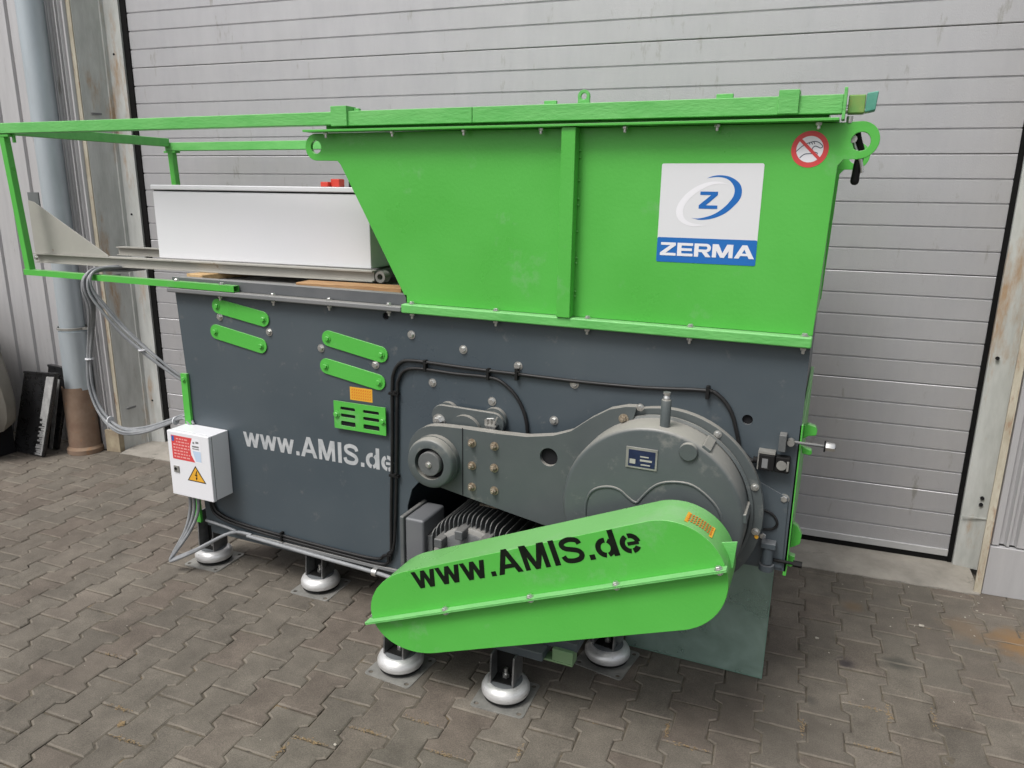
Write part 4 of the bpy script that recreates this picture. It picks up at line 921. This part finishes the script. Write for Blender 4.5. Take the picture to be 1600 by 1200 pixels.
obj('end_bell', G().lathe([(.150, 2.124), (.150, 2.106), (.142, 2.100)], (mc[0], 0, mc[1]), 'Y', 40), mat('motor_end_bell', (.22, .22, .21), (.28, .27, .25), rough=.6, nscale=20, bump=.3), mo)
for a in (60, 100, 140): 
    x, z = mc[0] + .135 * cos(radians(a)), mc[1] + .135 * sin(radians(a))
    obj('motor_lug', G().box(x - .016, x + .016, 2.06, 2.16, z - .012, z + .022), M['motor'], mo, bevel=.005)
obj('motor_tag', G().box(mc[0] - .02, mc[0] + .05, 2.22, 2.27, mc[1] + .187, mc[1] + .192), M['rbolt'], mo)
tb = obj('terminal_box', G().box(-1.318, -1.240, 2.105, 2.265, .24, .486), mat('terminal_box_grey', (.13, .135, .145), (.16, .165, .17), rough=.4, nscale=4), mo, bevel=.010, bseg=3)
obj('terminal_lid', G().box(-1.336, -1.3185, 2.098, 2.272, .236, .490), M['motor'], tb, bevel=.005)
obj('motor_neck', G().box(-1.242, -1.19, 2.13, 2.25, .28, .42), M['motor'], mo)

# ---- belt guard
GA = radians(21.9); gp = Vector((-1.258, 0, .263))
def GT(u, y, v): return (gp.x + u * cos(GA) - v * sin(GA), y, gp.z + u * sin(GA) + v * cos(GA))
YF, YR = 1.80, 1.948
def guard_outline(ins=0.0, n=14):
    # rounded bar: left end radius .14, right end radius .157
    pts = []
    pts += [(1.010 + (.160 - ins) * cos(radians(a)), (.158 - ins) * sin(radians(a))) for a in [-90 + 180 * i / (2 * n) for i in range(2 * n + 1)]]
    pts += [(.200 + (.198 - ins) * cos(radians(a)), (.141 - ins) * sin(radians(a))) for a in [90 + 180 * i / (2 * n) for i in range(2 * n + 1)]]
    return pts
def guard_half(sign):
    out = [p for p in guard_outline() if p[1] * sign > -1e-6]
    out.sort(key=lambda p: 0)
    inn = [p for p in guard_outline(.003) if p[1] * sign > -1e-6]
    # rebuild in order along the arc
    full = guard_outline(); fin = guard_outline(.003)
    idx = [i for i, p in enumerate(full) if p[1] * sign >= -1e-6]
    # rotate so that indices are contiguous
    k = 0
    for j in range(len(idx)):
        if (idx[j] - idx[j - 1]) % len(full) != 1: k = j
    idx = idx[k:] + idx[:k]
    O = [full[i] for i in idx]; I = [fin[i] for i in idx]
    n = len(O); g = G()
    v = [GT(p[0], YF, p[1]) for p in O] + [GT(p[0], YR, p[1]) for p in O] + [GT(p[0], YR, p[1]) for p in I] + [GT(p[0], YF + .003, p[1]) for p in I]
    f = []
    for i in range(n - 1):
        f += [(i, i + 1, i + 1 + n, i + n), (i + n, i + 1 + n, i + 1 + 2 * n, i + 2 * n), (i + 2 * n, i + 1 + 2 * n, i + 1 + 3 * n, i + 3 * n)]
    f += [tuple(range(n)), tuple(range(4 * n - 1, 3 * n - 1, -1)), (0, n, 2 * n, 3 * n), (n - 1, 2 * n - 1, 3 * n - 1, 4 * n - 1)]
    g.add(v, f); return g
bg_ = empty('belt_guard', (-.7, 1.9, .45)); bg_.parent = mach; bg_.matrix_parent_inverse = WM['shredder'].inverted()
gu = obj('guard_shell', guard_half(1), M['green'], bg_, bevel=.002)
gl = obj('guard_shell', guard_half(-1), M['green'], bg_, bevel=.002)
gm = Matrix(((cos(GA), 0, -sin(GA), gp.x), (0, 1, 0, 0), (sin(GA), 0, cos(GA), gp.z), (0, 0, 0, 1)))
obj('guard_flange', G().box(-.012, 1.176, YF - .026, YF - .0005, -.0035, .0000, gm).box(-.012, 1.176, YF - .026, YF - .0005, .0004, .0040, gm).box(-.018, .002, YF - .02, YR, -.003, .003, gm), M['green_worn'], bg_, bevel=.0008)
obj('guard_end_flange', G().prism([[(-.206, .733), (-.155, .746), (-.160, .668), (-.196, .664)]], 1.862, 1.866), M['green_worn'], bg_, bevel=.001)
obj('guard_rear_plate', G().prism([[(1.02 + .14 * cos(radians(a)), .14 * sin(radians(a))) for a in range(0, 360, 12)]], YR - .004, YR - .001, gm), M['black_in'], bg_)
for u in (.30, .60, .87, 1.155):
    x, y, z = GT(u, YF - .014, .0042)
    T = Matrix.Translation((x, y, z)) @ Matrix.Rotation(-GA, 4, 'Y') @ Matrix.Rotation(radians(-90), 4, 'X'); inst('bolt', BOLTS, T, bg_)
    x, y, z = GT(u, YF - .014, -.0037)
    T = Matrix.Translation((x, y, z)) @ Matrix.Rotation(-GA, 4, 'Y') @ Matrix.Rotation(radians(90), 4, 'X'); inst('bolt', BOLTS, T, bg_)
for (u, v) in ((-.006, .006),):
    x, y, z = GT(u, YF + .02, v); inst('bolt', BOLTS, Matrix.Translation((x, y, z)) @ Matrix.Rotation(-GA, 4, 'Y') @ Matrix.Rotation(radians(-90), 4, 'X'), bg_)
sk = radians(-3.0)
word('www.AMIS.de', lambda x, y, e: GT(.213 + x + y * .0, YF - .0006 - e, .078 + y), M['stencil_black'], bg_, .0765, 1.085)
x, y, z = 0, 0, 0
wavy_label('warning_label', lambda x, y, e: GT(1.010 + (.162 + e) * cos(radians(57 - x / .0030)), YF + .022 + y, (.160 + e) * sin(radians(57 - x / .0030))), .088, .062, bg_)
# green bracket and tie rod below the guard
obj('guard_bracket', G().box(-.82, -.63, 1.985, 2.03, .150, .158).box(-.70, -.63, 1.985, 2.03, .158, .20), mat('pale_green_steel', (.20, .33, .17), rough=.6), mach, bevel=.002)
obj('guard_bracket', G().box(-.92, -.62, 2.0, 2.19, .196, .225), M['dark'], mach, bevel=.002)

# ---- right hand side: maintenance door edge, hinges, clamps, switch
md = obj('service_door', G().box(-.0445, -.034, YB + .0, 3.03, .505, .985), M['green'], mach, bevel=.002)
obj('hinge_ear', G().prism([[(-.0335, .965), (-.022, .972), (-.002, .966), (.004, .955), (.002, .940), (-.018, .936), (-.0335, .925)]], 2.26, 2.285), M['green'], md, bevel=.002)
obj('hinge_ear', G().prism([[(-.0335, .900), (-.030, .880), (-.008, .877), (-.003, .884), (-.006, .893), (-.022, .897), (-.0335, .905)]], 2.26, 2.285), M['green'], md, bevel=.002)
obj('hinge_ear', G().prism([[(-.0335, .655), (-.018, .645), (-.004, .620), (-.006, .590), (-.022, .578), (-.0335, .572)]], 2.26, 2.285), M['green'], md, bevel=.002)
obj('hinge_ear', G().prism([[(-.0335, .548), (-.016, .545), (-.016, .520), (-.024, .508), (-.0335, .510)]], 2.26, 2.285), M['green'], md, bevel=.002)
ey = obj('swing_bolt', G().lathe([(.0045, 0), (.0045, .115)], (-.058, 2.185, .935), 'X', 12), M['motor'], mach)
obj('swing_bolt_head', G().box(-.094, -.074, 2.160, 2.198, .908, .958), M['motor'], ey, bevel=.002)
obj('swing_bolt_eye', G().lathe([(.010, 2.170), (.010, 2.192)], (-.062, 0, .935), 'Y', 20), M['galv'], ey)
obj('washer', G().lathe([(.016, 0), (.016, .004)], (.026, 2.185, .935), 'X', 20), M['black_in'], ey)
obj('nut', G().lathe([(.0125, .0045), (.0125, .026), (.010, .029)], (.026, 2.185, .935), 'X', 6), M['zinc'], ey)
lb = obj('swing_bolt', G().lathe([(.016, 0), (.016, .05)], (-.092, 2.178, .548), 'Z', 24), M['dark'], mach)
obj('swing_bolt_collar', G().lathe([(.022, -.022), (.022, -.004)], (-.092, 2.178, .548), 'Z', 24), M['dark'], lb)
obj('swing_bolt_cap', G().box(-.113, -.071, 2.16, 2.195, .600, .618), M['dark'], lb, bevel=.002)
obj('rod', G().lathe([(.005, 0), (.005, .07)], (-.075, 2.19, .556), 'X', 10).lathe([(.010, .056), (.010, .082)], (-.075, 2.19, .556), 'X', 6), M['rubber'], lb)
sw = obj('limit_switch', G().box(-.142, -.100, 2.160, 2.196, .845, .893), M['rubber'], mach, bevel=.003)
obj('switch_label', G().quad([(-.134, 2.1595, .853), (-.118, 2.1595, .853), (-.118, 2.1595, .882), (-.134, 2.1595, .882)]), M['lidsteel'], sw, smooth=False)
obj('switch_bracket', G().box(-.147, -.100, 2.164, 2.198, .8945, .9005).box(-.147, -.1435, 2.164, 2.198, .845, .894), M['galv'], sw)
obj('switch_head', G().box(-.098, -.058, 2.166, 2.196, .842, .890), M['rubber'], sw, bevel=.004)
obj('switch_plate', G().lathe([(.014, 2.166), (.014, 2.162)], (-.080, 0, .866), 'Y', 16).box(-.066, -.060, 2.160, 2.166, .852, .880), M['galv'], sw)
obj('cable_gland', G().lathe([(.010, 0), (.010, .018)], (-.160, 2.178, .868), 'X', 12), M['rubber'], sw)
cable([(-.148, 2.178, .868), (-.165, 2.178, .862), (-.185, 2.185, .850), (-.20, 2.19, .83)], .0055)
cable([(-.118, yc, .71), (-.090, yc, .70), (-.075, yc, .675), (-.085, yc, .655), (-.112, yc, .648)], .004)
obj('rubber_stop', G().lathe([(.006, 2.128), (.006, 2.112)], (-.125, 0, .655), 'Y', 10), M['stick_orange'], ring)

# ================================================================== THINGS ON AND BY THE MACHINE
CY = radians(4.3)
CT = Matrix.Translation((-3.352, 2.262, 0)) @ Matrix.Rotation(CY, 4, 'Z')
cab = empty('control_cabinet', tuple(CT @ Vector((1.15, .3, 1.28))), CY, 'pale grey control cabinet lying on beige channel rails on the machine deck', 'control cabinet')
cb = obj('cabinet_body', G().box(.685, 1.715, .040, .60, 1.3255, 1.604, CT), M['white'], cab, bevel=.004)
obj('cabinet_gasket', G().box(.689, 1.711, .044, .596, 1.6045, 1.6095, CT), M['rubber'], cab)
obj('cabinet_door', G().box(.680, 1.720, .034, .606, 1.610, 1.630, CT), M['white'], cab, bevel=.004)
for b in (.0, .46):
    cs = [(0, 1.2805), (0, 1.2845), (.016, 1.2845), (.016, 1.3175), (0, 1.3175), (0, 1.3225), (.044, 1.3225), (.044, 1.3185), (.020, 1.3185), (.020, 1.2835), (.044, 1.2835), (.044, 1.2805)]
    g = G(); nn = len(cs); g.add([(.0, b + p[0], p[1]) for p in cs] + [(1.74, b + p[0], p[1]) for p in cs], [tuple(range(nn)), tuple(range(2 * nn - 1, nn - 1, -1))] + [(i, (i + 1) % nn, (i + 1) % nn + nn, i + nn) for i in range(nn)], CT)
    obj('channel_rail', g, M['beige'], cab)
obj('rail_end', G().box(1.700, 1.738, .0225, .45, 1.285, 1.318, CT), M['lidsteel'], cab)
obj('rail_eye', G().lathe([(.012, -.02), (.022, -.02), (.022, .02), (.012, .02), (.012, -.02)], tuple(CT @ Vector((1.77, .03, 1.300))), 'Y', 24, cap=False), M['galv'], cab)
obj('gusset', G().prism([[(.0, 1.3230), (.43, 1.3230), (.43, 1.328), (.035, 1.548), (.0, 1.555)]], .012, .016, CT), M['beige'], cab, bevel=.0008)
obj('gusset_plate', G().box(-.004, .060, .018, .024, 1.495, 1.590, CT), M['lidsteel'], cab)
hd = CT @ Vector((1.50, .20, 1.63))
sw2 = obj('red_switch', G().box(1.475, 1.515, .16, .20, 1.6305, 1.662, CT), M['red'], cab, bevel=.003)
obj('switch_grip', G().box(1.440, 1.4745, .14, .20, 1.6305, 1.650, CT), M['red'], sw2, bevel=.003)
obj('black_knob', G().lathe([(.010, 0), (.010, .022)], tuple(CT @ Vector((1.575, .15, 1.6305))), 'Z', 14), M['rubber'], cab)
obj('side_screw', G().lathe([(.006, 0), (.006, .003)], tuple(CT @ Vector((1.7155, .16, 1.41))), 'X', 12), M['zinc'], cab)
bolt(-3.330, 2.2615, 1.303, cab, BOLTS); 

T = Matrix.Translation((-1.86, 2.246, 1.2565)) @ Matrix.Rotation(radians(5), 4, 'Z')
tagit(obj('wood_block', G().box(0, .44, 0, .09, 0, .0235, T), M['wood'], bevel=.002), 'brown wooden batten under the right end of the cabinet rails', 'wooden batten')
T = Matrix.Translation((-2.44, 2.275, 1.2565)) @ Matrix.Rotation(radians(82), 4, 'Z')
tagit(obj('wood_block', G().box(0, .5, -.10, 0, 0, .0225, T), M['woodend'], bevel=.002), 'pale wooden batten end poking out under the cabinet rails at left', 'wooden batten')

# grey cable bundle looping from the cabinet to the machine
bun = empty('cable_bundle', (-2.95, 2.2, .6), 0, 'bundle of grey cables looping from the cabinet rails down to the junction box', 'cable bundle')
rr = random.Random(4)
Lp = [(-2.90, 2.46, 1.268), (-2.886, 2.34, 1.268), (-2.876, 2.21, 1.276), (-2.872, 2.152, 1.262), (-2.870, 2.142, 1.21), (-2.872, 2.16, 1.13), (-2.945, 2.19, 1.00), (-3.00, 2.20, .852), (-3.00, 2.20, .734), (-2.945, 2.20, .636), (-2.836, 2.20, .576), (-2.697, 2.20, .590), (-2.550, 2.20, .640), (-2.45, 2.20, .680), (-2.40, 2.19, .655)]
Rp = [(-2.88, 2.46, 1.268), (-2.864, 2.34, 1.268), (-2.852, 2.21, 1.276), (-2.846, 2.152, 1.262), (-2.838, 2.142, 1.205), (-2.800, 2.16, 1.126), (-2.735, 2.19, 1.02), (-2.62, 2.22, .915), (-2.51, 2.25, .835), (-2.44, 2.30, .79), (-2.40, 2.35, .76)]
for base, n in ((Lp, 5), (Rp, 4)):
    for k in range(n):
        ph = 2 * pi * k / n; off = Vector((.010 * cos(ph), .008 * sin(ph), .010 * sin(ph + .7)))
        pts = [Vector(p) + off * (0.9 + .8 * sin(i * 1.1 + k)) for i, p in enumerate(base)]
        obj('cable', G().tube(pts, .0058, 8, 4), M['gcable'], bun)
for p, ax in (((-2.985, 2.20, 1.01 - .13), 'Z'), ((-2.90, 2.20, .607), 'X'), ((-2.50, 2.20, .660), 'X'), ((-2.66, 2.21, .95), 'Z')):
    obj('cable_tie', G().lathe([(.0185, -.002), (.0185, .002)], p, ax, 16), M['white'], bun)

# smoky sheet standing behind the guard
sh_ = tagit(obj('plastic_sheet', G().box(-.56, -.0785, 2.398, 2.404, .003, .535), M['glass'], smooth=False), 'greenish translucent sheet standing on the pavers behind the belt guard', 'plastic sheet')
obj('cut_edge', G().box(-.0783, -.0755, 2.398, 2.404, .003, .535).box(-.56, -.0784, 2.3965, 2.3979, .003, .006), M['glassedge'], sh_, smooth=False)
